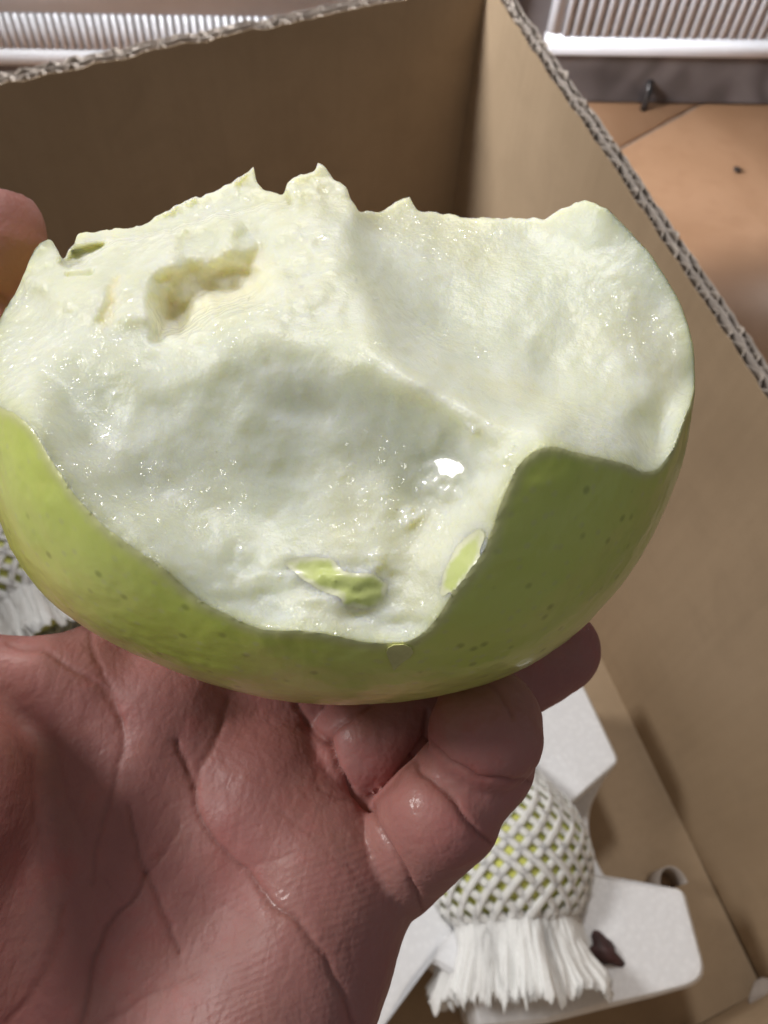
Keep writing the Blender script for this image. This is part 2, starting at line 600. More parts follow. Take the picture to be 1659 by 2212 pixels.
def wall_panel(A, B, out, lean=0.0, round_start=False, seed=0, rim_noise=0.0008, splay=0.0):
    """double-wall board from A to B (rim, inner face), out = outward normal"""
    A, B, out = np.array(A), np.array(B), np.array(out)
    L = np.linalg.norm(B - A)
    t = (B - A) / L
    n = int(L / 0.0022)
    rng = np.random.RandomState(seed)

    def sheet(name, off, th, mat, parent, sag=0.0, rnd=False, ztop=0.0, wob=0.0):
        vs_, fs = [], []
        zs = np.concatenate([[0.0015, 0.06, 0.14, 0.20, 0.24], np.linspace(0.255, 1, 1)])[:5]
        zs = np.array([0.0015, 0.05, 0.10, 0.16, 0.21, 0.25, 0.268, 0.275])
        cols = []
        for i in range(n + 1):
            s = L * i / n
            p = np.array([s, 0, 0])
            ridge = rim_noise * (fbm(p * 90, seed + 3) + 0.5 * fbm(p * 300, seed + 5))
            bend = wob * fbm(p * 120, seed + int(off * 1e5), 2)
            top = RIM + ztop + ridge
            if rnd:
                top -= 0.012 * max(0, 1 - s / 0.012) ** 2
            col = []
            for z in list(zs) + [top]:
                k = max(0.0, (z - 0.262) / 0.018)
                wave_ = 0.0012 * fbm(np.array([s * 6, z * 5, off]), seed + 9, 2)
                sp = splay * (s / L) * (1 - z / RIM)
                o_ = off + bend * k + wave_ + lean * (RIM - z) + sp
                col.append((o_, z))
            cols.append((s, col))
        m_ = len(cols[0][1])
        for s, col in cols:
            for o_, z in col:
                q = A + t * s + out * o_
                vs_.append((q[0], q[1], z))
            for o_, z in col:
                q = A + t * s + out * (o_ + th)
                vs_.append((q[0], q[1], z))
        w2 = 2 * m_
        for i in range(n):
            a, b = i * w2, (i + 1) * w2
            for k in range(m_ - 1):
                fs.append((a + k, a + k + 1, b + k + 1, b + k))
                fs.append((a + m_ + k, b + m_ + k, b + m_ + k + 1, a + m_ + k + 1))
            fs.append((a + m_ - 1, a + w2 - 1, b + w2 - 1, b + m_ - 1))
            fs.append((a, b, b + m_, a + m_))
        for a in (0, n * w2):
            for k in range(m_ - 1):
                fs.append((a + k, a + m_ + k, a + m_ + k + 1, a + k + 1))
        me_ = mesh_py(name, vs_, fs)
        import bmesh as bq
        b_m = bq.new()
        b_m.from_mesh(me_)
        bq.ops.recalc_face_normals(b_m, faces=b_m.faces)
        b_m.to_mesh(me_)
        b_m.free()
        return me_

    wl = child('wall_panel', sheet('wall_panel', 0.0, 0.0004, None, None, rnd=round_start), M['kraft'], box)
    wl.data.polygons.foreach_set('use_smooth', np.zeros(len(wl.data.polygons), bool))
    G1, G2 = 0.0054, 0.0046
    for off, w_, zt in ((G1, 0.0005, -0.0006), (G1 + G2, 0.00035, -0.0016)):
        link('liner', sheet('liner', off, w_, None, None, ztop=zt, wob=w_), M['liner'], wl, False)
    # the fluted ribbons between the liners
    for off, gap, pitch in ((0.0006, G1 - 0.0006, 0.0100), (G1 + 0.0005, G2 - 0.0006, 0.0090)):
        steps = int(L / pitch * 12)
        ph, vs_, fs = 0.0, [], []
        for i in range(steps + 1):
            s = L * i / steps
            ph += 2 * math.pi * (L / steps) / pitch * (1 + 0.5 * fbm(np.array([s * 70, off * 900, 0]), seed + 21, 2))
            y = off + gap * (0.5 + 0.5 * math.sin(ph) * (0.94 + 0.05 * lattice(np.array([s * 200, 0, off * 500]), seed)))
            dz = -0.0012 + 0.0016 * fbm(np.array([s * 260, off * 800, 3.0]), seed + 2, 2)
            for j, z in enumerate((RIM - 0.03, RIM - 0.006, RIM - 0.002, RIM + dz)):
                k = j / 3.0
                jit = 0.0008 * k * fbm(np.array([s * 330, z * 700, off * 600]), seed + 31, 2)
                q = A + t * (s + jit * 1.5) + out * (min(max(y + jit, off + 0.0002), off + gap))
                vs_.append((q[0], q[1], z))
            if i:
                a = (i - 1) * 4
                for j in range(3):
                    fs.append((a + j, a + 4 + j, a + 5 + j, a + 1 + j))
        fme = mesh_py('flute', vs_, fs)
        fo = link('flute', fme, M['flute'], wl)
        sol = fo.modifiers.new('thick', 'SOLIDIFY')
        sol.thickness = 0.0003
    return wl


out_r = np.array([-e_r[1], e_r[0]])
if out_r.dot(e_f) > 0:
    out_r = -out_r
out_f = np.array([-e_f[1], e_f[0]])
if out_f.dot(e_r) > 0:
    out_f = -out_f
wall_panel(cFR - e_r * 0.0005, cNR, out_r, 0.0, True, 1)
wall_panel(cFR - e_f * 0.0065, cFL, out_f, 0.0, False, 2)
wall_panel(cFL, cNL, -out_r, 0.0, False, 3)
wall_panel(cNL, cNR, -out_f, 0.0, False, 4)
flv = [cFR, cNR, cNL, cFL]
bf = mesh_py('bottom_panel', [(*p, FZ) for p in flv] + [(*p, 0.001) for p in flv], [(0, 3, 2, 1), (4, 5, 6, 7), (0, 1, 5, 4), (1, 2, 6, 5), (2, 3, 7, 6), (3, 0, 4, 7)])
child('bottom_panel', bf, M['kraft'], box, False)


# ------------------------------------------------------------------ the apple
EZ = -px3(745, 905, 1.0)
EZ = EZ / np.linalg.norm(EZ)                  # from the apple's middle towards the viewer
EX = np.array([1.0, 0, 0]) - EZ[0] * EZ
EX /= np.linalg.norm(EX)
EY = np.cross(EX, EZ)                         # downwards
if EY[1] < 0:
    EY = -EY
AC = px3(745, 905, 12.5)
AC_D = float(np.linalg.norm(AC))
SIL = np.array([(-6, 900), (-4, 1000), (3, 1090), (30, 1175), (68, 1235), (110, 1290), (160, 1330), (230, 1372), (300, 1405), (380, 1440), (460, 1470), (560, 1496), (640, 1508),
                (740, 1514), (830, 1512), (920, 1504), (1000, 1490), (1080, 1468), (1160, 1432), (1230, 1385), (1290, 1328), (1340, 1270), (1385, 1205), (1425, 1135),
                (1455, 1060), (1480, 980), (1495, 900), (1502, 820), (1498, 750), (1484, 680), (1462, 630), (1430, 580), (1394, 530), (1350, 480), (1290, 424),
                (1180, 335), (1050, 300), (900, 265), (750, 255), (600, 270), (450, 320), (300, 390), (180, 450), (90, 530), (52, 600), (28, 680), (8, 760), (-4, 830)], float)
_ph = np.arctan2(SIL[:, 1] - 905, SIL[:, 0] - 745)
_rh = np.hypot(SIL[:, 1] - 905, SIL[:, 0] - 745) / F_PX
_rh = AC_D * _rh / np.sqrt(1 + _rh * _rh)
_o = np.argsort(_ph)
_ph, _rh = _ph[_o], _rh[_o]
PHG = np.linspace(-math.pi, math.pi, 721)
RHG = np.interp(PHG, np.concatenate([_ph - 2 * math.pi, _ph, _ph + 2 * math.pi]), np.tile(_rh, 3))
_k = np.exp(-0.5 * (np.arange(-18, 19) / 7.0) ** 2)
_k /= _k.sum()
RHG = np.convolve(np.concatenate([RHG[-37:-1], RHG, RHG[1:37]]), _k, 'same')[36:-36]
C_FRONT, C_BACK = 4.15, 4.3


def body_F(x, y, z):
    """<0 inside the whole apple; x right, y down, z towards the viewer, cm"""
    ph = np.arctan2(y, x)
    rr = np.interp(ph, PHG, RHG)
    c = np.where(z > 0, C_FRONT, C_BACK)
    q = (np.hypot(x, y) / rr)
    p = 2.25
    return (q ** p + np.abs(z / c) ** p) - 1


def to_px(x, y, z):
    P = AC + x[..., None] * EX + y[..., None] * EY + z[..., None] * EZ
    return CX + P[..., 0] / P[..., 2] * F_PX, CY + P[..., 1] / P[..., 2] * F_PX


def px_at(px, py, wz):
    """local point seen at px,py whose height towards the viewer is wz"""
    d = px3(px, py, 1.0)
    t = (AC.dot(EZ) + wz) / d.dot(EZ)
    q = d * t[..., None] - AC
    return q.dot(EX), q.dot(EY), np.broadcast_to(wz, np.shape(px)).astype(float)


def w_skin(px, py):
    px, py = np.asarray(px, float), np.asarray(py, float)
    lo, hi = np.full(px.shape, -1.0), np.full(px.shape, 5.0)
    for _ in range(40):
        m = (lo + hi) / 2
        ins = body_F(*px_at(px, py, m)) < 0
        lo, hi = np.where(ins, m, lo), np.where(ins, hi, m)
    return lo


def rbf(pts, grid):
    pts = np.asarray(pts, float)
    P = pts[:, :2] / 400.0
    d = np.linalg.norm(P[:, None] - P[None], axis=2)
    K = np.where(d > 0, d * d * np.log(d + 1e-12), 0) + np.eye(len(P)) * 0.004
    Q = np.c_[np.ones(len(P)), P]
    A = np.block([[K, Q], [Q.T, np.zeros((3, 3))]])
    sol = np.linalg.solve(A, np.r_[pts[:, 2], 0, 0, 0])
    G = (grid / 400.0).astype(np.float32)
    out = np.empty(len(G))
    for a in range(0, len(G), 40000):
        g = G[a:a + 40000]
        d2 = (g[:, None, 0] - P[None, :, 0].astype(np.float32)) ** 2 + (g[:, None, 1] - P[None, :, 1].astype(np.float32)) ** 2 + 1e-12
        out[a:a + 40000] = (0.5 * d2 * np.log(d2)) @ sol[:len(P)].astype(np.float32) + np.c_[np.ones(len(g)), g] @ sol[len(P):]
    return out


# grid on which the carved surface is worked out
FN = 2.2
fx = np.arange(-60, 1560, FN)
fy = np.arange(320, 1480, FN)
FX, FY = np.meshgrid(fx, fy)
GRID = np.c_[FX.ravel(), FY.ravel()]


def boundary_pts(line, out_by, up, in_by, down, step=40):
    """controls on, just outside and just inside the line where a bite meets the peel"""
    line = np.asarray(line, float)
    seg = np.r_[0, np.cumsum(np.hypot(*np.diff(line, axis=0).T))]
    s = np.arange(0, seg[-1], step)
    p = np.c_[np.interp(s, seg, line[:, 0]), np.interp(s, seg, line[:, 1])]
    t = np.gradient(p, axis=0)
    t /= np.linalg.norm(t, axis=1)[:, None]
    nrm = np.c_[-t[:, 1], t[:, 0]]            # for a line run left to right: downwards
    w0 = w_skin(p[:, 0], p[:, 1])
    o = p + nrm * out_by
    i = p - nrm * in_by
    return np.r_[np.c_[p, w0], np.c_[o, w0 + up], np.c_[i, w0 - down]]


EDGE1 = [(-10, 872), (22, 885), (48, 900), (75, 930), (100, 970), (125, 1010), (150, 1050), (180, 1088), (215, 1122), (255, 1155), (300, 1190), (350, 1230), (400, 1270), (450, 1308), (500, 1337), (560, 1354),
         (630, 1358), (700, 1366), (760, 1380), (820, 1388), (880, 1385), (925, 1358), (955, 1318), (985, 1275), (1020, 1225), (1052, 1175), (1080, 1105), (1105, 1040), (1135, 985), (1162, 955)]
b1 = boundary_pts(EDGE1, 45, 0.30, 42, 0.24)
in1 = [(480, 930, 2.55), (480, 1000, 2.58), (560, 900, 2.62), (380, 930, 2.5), (380, 840, 2.5), (300, 1060, 2.8), (250, 950, 2.6), (180, 960, 2.75), (150, 880, 2.4), (250, 800, 2.3), (100, 760, 1.9), (60, 690, 1.3), (400, 1120, 2.85),
       (600, 1120, 2.75), (700, 980, 2.65), (700, 850, 2.7), (800, 900, 2.85), (850, 1080, 2.95), (900, 950, 2.95), (1000, 940, 3.2), (1000, 1050, 3.2), (950, 1150, 3.2), (700, 1180, 2.95), (760, 1280, 3.3), (620, 1260, 3.15), (500, 1230, 3.05),
       (500, 790, 2.58), (600, 780, 2.68), (700, 790, 2.8), (350, 770, 2.38), (880, 860, 3.1), (1060, 940, 3.55), (500, 650, 3.2), (800, 680, 3.7), (1000, 780, 4.0), (1150, 850, 4.4), (200, 620, 2.2), (60, 620, 1.2), (600, 500, 4.5), (1000, 600, 5.2), (1300, 800, 5.0)]
h1 = rbf(np.r_[b1, in1], GRID).reshape(FX.shape)
EDGE2 = [(1160, 956), (1185, 962), (1215, 967), (1240, 972), (1268, 982), (1300, 988), (1322, 992), (1350, 1002), (1370, 1008), (1392, 1025), (1412, 1022), (1436, 1000), (1458, 965), (1474, 920), (1486, 880)]
b2 = boundary_pts(EDGE2, 40, 0.4, 40, 0.35)
in2 = [(1499, 820, 1.6), (1496, 740, 1.4), (1474, 660, 1.2), (1426, 575, 1.0), (1350, 490, 0.7), (1285, 430, 0.5), (1400, 850, 2.1), (1300, 850, 2.2), (1200, 850, 2.3), (1050, 780, 1.95), (950, 700, 1.5), (850, 620, 1.25), (790, 560, 1.1), (900, 540, .55),
       (1000, 500, .1), (1150, 500, .1), (1100, 600, .8), (1250, 600, .85), (1400, 700, 1.25), (1300, 720, 1.45), (1150, 720, 1.45), (1250, 930, 3.1), (1150, 890, 2.95), (1350, 950, 2.85), (700, 600, 2.3), (640, 500, 2.0), (770, 690, 2.65), (900, 850, 3.6),
       (1000, 930, 4.0), (600, 700, 3.9), (400, 600, 5.0), (500, 900, 5.5), (800, 1000, 5.0), (1000, 1200, 5.5), (720, 450, 1.0), (800, 470, .2), (880, 440, -.2)]
h2 = rbf(np.r_[b2, in2], GRID).reshape(FX.shape)
in3 = [(600, 650, 2.1), (300, 660, 1.8), (200, 620, 1.5), (120, 640, 1.3), (60, 640, .8), (90, 540, .6), (30, 760, 1.7), (400, 530, .9), (560, 500, .8), (650, 460, .7), (720, 480, .8), (690, 370, .2), (640, 380, .2), (740, 430, .3), (250, 560, .9), (300, 500, .5),
       (150, 560, .6), (750, 640, 2.0), (450, 720, 2.35), (560, 700, 2.5), (300, 740, 2.25), (150, 740, 1.9), (700, 720, 2.6), (640, 560, 1.4), (800, 760, 3.05), (560, 380, 0), (450, 430, .3), (1000, 860, 4.1), (1000, 600, 3.7), (1200, 900, 5), (500, 900, 3.8), (200, 900, 3.6),
       (0, 860, 3.2), (80, 900, 3.9), (130, 800, 2.6), (700, 950, 4.2), (900, 450, 2.6), (1300, 600, 6)]
h3 = rbf(np.r_[in3], GRID).reshape(FX.shape)


def smin(a, b, k):
    h = np.clip(0.5 + 0.5 * (b - a) / k, 0, 1)
    return b * (1 - h) + a * h - k * h * (1 - h)


def poly_sd(px, py, poly):
    """signed distance to a polygon, positive inside (px)"""
    poly = np.asarray(poly, float)
    d = np.full(np.shape(px), 1e9)
    ins = np.zeros(np.shape(px), bool)
    for (x0, y0), (x1, y1) in zip(poly, np.roll(poly, -1, 0)):
        ex, ey = x1 - x0, y1 - y0
        t = np.clip(((px - x0) * ex + (py - y0) * ey) / (ex * ex + ey * ey), 0, 1)
        d = np.minimum(d, np.hypot(px - x0 - t * ex, py - y0 - t * ey))
        c = ((y0 > py) != (y1 > py)) & (px < (x1 - x0) * (py - y0) / (y1 - y0 + 1e-12) + x0)
        ins ^= c
    return np.where(ins, d, -d)


def sstep(x, a, b):
    t = np.clip((x - a) / (b - a), 0, 1)
    return t * t * (3 - 2 * t)


PIT = [(338, 600), (365, 572), (430, 560), (500, 546), (560, 530), (574, 560), (566, 615), (548, 648), (500, 660), (452, 664), (430, 690), (398, 722), (340, 732), (332, 668)]
GROOVE = [(212, 722), (222, 660), (236, 598), (268, 590), (262, 650), (240, 715)]
STRIP = [(130, 560), (170, 490), (330, 470), (520, 380), (545, 340), (600, 400), (630, 438), (560, 455), (470, 470), (430, 486), (330, 508), (240, 520), (190, 560), (150, 580)]
NOTCH = [(112, 500), (140, 573), (200, 552), (250, 520), (190, 528), (160, 535), (150, 500)]
FINW = [(612, 430), (640, 380), (690, 340), (760, 400), (770, 470), (740, 560), (700, 590), (640, 570), (600, 500)]
PATCH_A = [(606, 1214), (650, 1200), (720, 1206), (745, 1234), (812, 1238), (838, 1262), (834, 1298), (795, 1318), (742, 1312), (736, 1290), (690, 1276), (650, 1248)]
PATCH_B = [(1034, 1138), (1050, 1152), (1028, 1220), (992, 1270), (948, 1292), (955, 1240), (985, 1180)]
def bil(Gd, px, py, x0, y0, st):
    u = np.clip((px - x0) / st, 0, Gd.shape[1] - 1.001)
    v = np.clip((py - y0) / st, 0, Gd.shape[0] - 1.001)
    i, j = u.astype(int), v.astype(int)
    a, b = u - i, v - j
    return (Gd[j, i] * (1 - a) + Gd[j, i + 1] * a) * (1 - b) + (Gd[j + 1, i] * (1 - a) + Gd[j + 1, i + 1] * a) * b


P3 = np.stack([FX, FY, np.zeros_like(FX)], -1)
wob = 7 * fbm(P3 / 30.0, 51, 3)
wob2 = 7 * fbm(P3 / 26.0, 77, 3)
qx, qy = FX + wob, FY + wob2
pit = sstep(poly_sd(qx, qy, PIT), -26, 44)
floor_h = 0.88 + (FY - 560) / 160.0 * 0.30 + 0.05 * fbm(P3 / 40.0, 5, 2)
h3 = h3 * (1 - pit) + np.minimum(h3, floor_h) * pit
grv = sstep(poly_sd(qx, qy, GROOVE), -8, 22)
h3 = h3 - grv * 0.12
stp = sstep(poly_sd(qx, qy, STRIP), -5, 9)
h3 = h3 - stp * 0.55
ntc = sstep(poly_sd(FX, FY, NOTCH), -4, 8)
h3 = h3 - ntc * 0.5
rug = sstep(-FY, -760, -640) * sstep(-FX, -860, -720)
h3 = h3 + rug * 0.07 * fbm(P3 / np.array([75.0, 60.0, 1]), 31, 2) + rug * 0.03 * fbm(P3 / np.array([30.0, 18.0, 1]), 33, 3)
h3 = h3 + rug * 0.16 * np.maximum(0, fbm(P3 / 62.0, 91, 2) - 0.25)
kk_ = 0.08 + 0.62 * sstep(FX, 120, 330) * sstep(-FX, -1000, -800)
hh = smin(h1, h3, kk_)
HB = smin(hh, h2 + 0.008 * fbm(P3 / 30.0, 8, 3), 0.42)
HB_s = HB.copy()
# toothy steps near the lower lip of the front bite
st = sstep(poly_sd(qx, qy, [(330, 1200), (620, 1170), (900, 1190), (980, 1260), (930, 1360), (800, 1390), (560, 1360), (420, 1290)]), 0, 40)
HB = HB + st * 0.035 * (fbm(P3 / np.array([60.0, 26.0, 1]), 13, 3) - 0.2)
HB = HB + 0.06 * fbm(P3 / 120.0, 1, 2) + 0.009 * fbm(P3 / 34.0, 2, 2) + 0.005 * fbm(P3 / 11.0, 3, 2)
pa_ = sstep(poly_sd(qx, qy, PATCH_A), -4, 5)
pb_ = sstep(poly_sd(qx, qy, PATCH_B), -4, 5)
flat = np.maximum(pa_, pb_)
juice = np.zeros_like(HB)
rj = np.random.RandomState(12)
drops = [(968, 1000, 26), (945, 985, 15), (985, 1030, 17), (950, 1040, 12), (1010, 915, 10), (1022, 930, 8), (1095, 985, 13), (1110, 1000, 9), (1080, 1000, 8), (1030, 1030, 8), (905, 1110, 14), (870, 1105, 8), (880, 1130, 9), (800, 1140, 8),
         (805, 1200, 12), (812, 1225, 9), (1065, 1155, 10), (1060, 1175, 7), (920, 965, 8), (905, 985, 7), (890, 1030, 7), (750, 985, 6), (695, 800, 6), (640, 800, 6), (710, 790, 5), (520, 1190, 7), (515, 1215, 6), (920, 1220, 7), (900, 1245, 6)]
for cx_, cy_, sd_, nn_ in ((960, 1000, 70, 26), (860, 1120, 60, 18), (1080, 1010, 30, 10), (820, 1210, 40, 10), (650, 1270, 90, 14), (640, 800, 130, 22), (250, 800, 120, 22), (480, 1250, 80, 10), (640, 560, 60, 12)):
    for _ in range(nn_):
        drops.append((cx_ + sd_ * rj.randn(), cy_ + sd_ * 0.7 * rj.randn(), rj.uniform(4.5, 7.5)))
for (x_, y_, r_px) in ((968, 1003, 50), (1092, 988, 18), (873, 1112, 20), (812, 1205, 15), (1020, 922, 13), (1062, 1160, 12)):
    d_ = np.hypot(FX - x_, FY - y_) / (r_px * (1 + 0.55 * fbm(P3 / (r_px * 0.55), 71, 2)))
    f_ = sstep(-d_, -1.5, -0.7)
    jx_, iy_ = int((x_ - fx[0]) / FN), int((y_ - fy[0]) / FN)
    plane = HB[iy_, jx_] + 0.0050 * (0.655 * (FX - x_) + 0.335 * (FY - y_)) + 0.0018 * fbm(P3 / 14.0, 72, 2) + 0.03
    HB = HB * (1 - f_) + np.maximum(plane, HB - 0.04) * f_
    juice = np.maximum(juice, f_)
for (x_, y_, r_px) in drops:
    if math.hypot(x_ - 968, y_ - 1003) < 62:
        continue
    i0, i1 = int((x_ - 2 * r_px - fx[0]) / FN), int((x_ + 2 * r_px - fx[0]) / FN) + 1
    j0, j1 = int((y_ - 2 * r_px - fy[0]) / FN), int((y_ + 2 * r_px - fy[0]) / FN) + 1
    if i0 < 0 or j0 < 0:
        continue
    el, ea = rj.uniform(0.7, 1.4), rj.uniform(0, 3.14)
    dx_, dy_ = FX[j0:j1, i0:i1] - x_, FY[j0:j1, i0:i1] - y_
    u_ = (dx_ * math.cos(ea) + dy_ * math.sin(ea)) * el
    v_ = (-dx_ * math.sin(ea) + dy_ * math.cos(ea)) / el
    q_ = np.clip(1 - (u_ * u_ + v_ * v_) / (r_px * r_px), 0, 1)
    HB[j0:j1, i0:i1] += 0.0034 * r_px * np.sqrt(q_) * np.clip(q_ * 3, 0, 1)
    juice[j0:j1, i0:i1] = np.maximum(juice[j0:j1, i0:i1], np.clip(q_ * 4, 0, 1))
CUT = np.array([(-80, 700), (-10, 690), (30, 640), (52, 590), (74, 530), (84, 517), (100, 513), (112, 518), (126, 545), (138, 566), (141, 560), (148, 536), (160, 528), (166, 507), (200, 499), (240, 497), (300, 490), (330, 472), (400, 435), (470, 410),
                (520, 382), (540, 368), (548, 361), (552, 392), (570, 410), (590, 416), (612, 424), (620, 398), (634, 384), (650, 376), (686, 370), (678, 354), (690, 353), (702, 360), (720, 390), (735, 394), (748, 404), (757, 432), (776, 457), (800, 456), (825, 460),
                (850, 440), (884, 421), (892, 440), (903, 458), (950, 462), (1000, 469), (1080, 472), (1180, 472), (1212, 455), (1238, 438), (1270, 432), (1300, 446), (1700, 446)], float)
CUTX = np.arange(-80, 1700, 1.0)
CUTY = np.interp(CUTX, CUT[:, 0], CUT[:, 1]) + 1.8 * fbm(np.c_[CUTX / 5.0, CUTX * 0, CUTX * 0], 43, 2) + 2.6 * fbm(np.c_[CUTX / 14.0, CUTX * 0, CUTX * 0], 41, 3)


def surface_nets(D):
    ins = D < 0
    c = np.zeros(tuple(s - 1 for s in D.shape), np.uint8)
    for i in (0, 1):
        for j in (0, 1):
            for k in (0, 1):
                c += ins[i:i + c.shape[0], j:j + c.shape[1], k:k + c.shape[2]]
    act = (c > 0) & (c < 8)
    ids = np.full(c.shape, -1, np.int32)
    cells = np.argwhere(act)
    ids[act] = np.arange(len(cells))
    acc = np.zeros((len(cells), 3))
    cnt = np.zeros(len(cells))
    corners = [(i, j, k) for i in (0, 1) for j in (0, 1) for k in (0, 1)]
    for a in corners:
        for ax in range(3):
            if a[ax]:
                continue
            b = list(a)
            b[ax] = 1
            va = D[tuple((cells + a).T)]
            vb = D[tuple((cells + b).T)]
            m = (va < 0) != (vb < 0)
            t = va[m] / (va[m] - vb[m])
            p = np.tile(np.array(a, float), (m.sum(), 1))
            p[:, ax] += t
            acc[m] += p
            cnt[m] += 1
    V = cells + acc / cnt[:, None]
    quads = []
    for ax in range(3):
        o1, o2 = (ax + 1) % 3, (ax + 2) % 3
        s0 = [slice(None)] * 3
        s1 = [slice(None)] * 3
        s0[ax] = slice(0, -1)
        s1[ax] = slice(1, None)
        A, B = ins[tuple(s0)], ins[tuple(s1)]
        e = np.argwhere(A != B)
        ok = (e[:, o1] > 0) & (e[:, o2] > 0) & (e[:, o1] < c.shape[o1]) & (e[:, o2] < c.shape[o2])
        e = e[ok]
        f = A[tuple(e.T)]
        u1 = np.zeros(3, int)
        u1[o1] = 1
        u2 = np.zeros(3, int)
        u2[o2] = 1
        q = np.stack([ids[tuple((e - u1 - u2).T)], ids[tuple((e - u2).T)], ids[tuple(e.T)], ids[tuple((e - u1).T)]], 1)
        q[~f] = q[~f][:, ::-1]
        quads.append(q)
    Q = np.concatenate(quads)
    return V, Q[(Q >= 0).all(1)]


def apple_fields(x, y, z):
    """cm-like depth below peel, below bite surface, below the torn top edge"""
    mb = -body_F(x, y, z) * 1.9
    px, py = to_px(x, y, z)
    mh = bil(HB, px, py, fx[0], fy[0], FN) - z
    mh = np.where((px > fx[0]) & (px < fx[-1]) & (py < fy[-1]), mh, 9.0)
    mc = (py - np.interp(px, CUTX, CUTY)) * 0.006
    return mb, mh, mc


AVOX = 0.030
ax_ = np.arange(-4.95, 4.95, AVOX)
ay_ = np.arange(-4.3, 4.1, AVOX)
az_ = np.arange(-4.4, 4.3, AVOX)
AD = np.full((len(ax_), len(ay_), len(az_)), 1.0, np.float32)
BL = 12                                       # only blocks near the surface are worked out finely
ci, cj, ck = [np.arange(0, len(a), BL) for a in (ax_, ay_, az_)]
I, J, K = np.meshgrid(ci, cj, ck, indexing='ij')
half = BL * AVOX / 2
m3 = np.minimum.reduce(apple_fields(ax_[I] + half, ay_[J] + half, az_[K] + half))
AD_c = -m3
jobs = np.argwhere(np.abs(m3) < 1.0)
for i0 in range(0, len(jobs), 400):
    jb = jobs[i0:i0 + 400] * BL
    o = np.arange(BL)
    ii = np.minimum(jb[:, 0][:, None, None, None] + o[None, :, None, None], len(ax_) - 1)
    jj = np.minimum(jb[:, 1][:, None, None, None] + o[None, None, :, None], len(ay_) - 1)
    kk = np.minimum(jb[:, 2][:, None, None, None] + o[None, None, None, :], len(az_) - 1)
    ii, jj, kk = np.broadcast_arrays(ii, jj, kk)
    ii, jj, kk = ii.ravel(), jj.ravel(), kk.ravel()
    AD[ii, jj, kk] = -np.minimum.reduce(apple_fields(ax_[ii], ay_[jj], az_[kk]))
for (i, j, k) in np.argwhere(m3 >= 1.0):
    AD[i * BL:(i + 1) * BL, j * BL:(j + 1) * BL, k * BL:(k + 1) * BL] = -1.0
AD[[0, -1]] = 1
AD[:, [0, -1]] = 1
AD[:, :, [0, -1]] = 1
AV, QUAD = surface_nets(AD)
del AD
AV = np.array([ax_[0], ay_[0], az_[0]]) + AV * AVOX
# keep the biggest piece only
lab = np.arange(len(AV))
for _ in range(200):
    m_ = lab[QUAD].min(1)
    old = lab.copy()
    for c in range(4):
        np.minimum.at(lab, QUAD[:, c], m_)
    lab = lab[lab]
    lab = lab[lab]
    if (old == lab).all():
        break
big = np.bincount(lab).argmax()
QUAD = QUAD[(lab[QUAD] == big).all(1)]
E_ = np.concatenate([QUAD[:, [0, 1]], QUAD[:, [1, 2]], QUAD[:, [2, 3]], QUAD[:, [3, 0]]])
cnt_ = np.bincount(E_[:, 0], minlength=len(AV)) + 1e-9
for _ in range(7):
    for lam in (0.55, -0.42):
        av = np.stack([np.bincount(E_[:, 0], AV[E_[:, 1], q], minlength=len(AV)) for q in range(3)], 1) / cnt_[:, None]
        AV = np.where(cnt_[:, None] > 1, AV + lam * (av - AV), AV)
mb, mh, mc = apple_fields(AV[:, 0], AV[:, 1], AV[:, 2])
uncut = (mb < np.minimum(mh, mc))
ppx, ppy = to_px(AV[:, 0], AV[:, 1], AV[:, 2])
patch = np.maximum(poly_sd(ppx + 4 * fbm(np.c_[ppx, ppy, ppx * 0] / 20.0, 9, 2), ppy, PATCH_A), poly_sd(ppx, ppy, PATCH_B)) > 0
patch &= (AV[:, 2] > 0.5) & ~uncut
under = np.clip(mb, 0, 1)
radial = AV / np.linalg.norm(AV, axis=1)[:, None]
AV = AV + radial * np.where(uncut, 0.010 * fbm(AV * 2.2, 61, 3) + 0.0025 * fbm(AV * 9, 62, 2), 0)[:, None]
dedge = np.clip(np.minimum(np.maximum(mh, 0) / 0.30, np.maximum(mc, 0) / 0.1), 0, 1)
cavity = bil(np.maximum(pit, grv), ppx, ppy, fx[0], fy[0], FN)
core = np.clip(cavity + 0.14 * bil(rug, ppx, ppy, fx[0], fy[0], FN), 0, 1) * ~uncut
AW = cam2w(AC + AV[:, :1] * EX + AV[:, 1:2] * EY + AV[:, 2:3] * EZ)
acw = cam2w(AC)
if np.dot(np.cross(EX, EY), EZ) < 0:
    QUAD = QUAD[:, ::-1]
apple = thing('apple', 'large green apple with two big bites, held up in the hand', 'apple', tuple(acw))


def sub_mesh(name, sel):
    q = QUAD[sel]
    ids, inv = np.unique(q, return_inverse=True)
    return mesh_np(name, AW[ids] - acw, inv.reshape(-1, 4)), ids


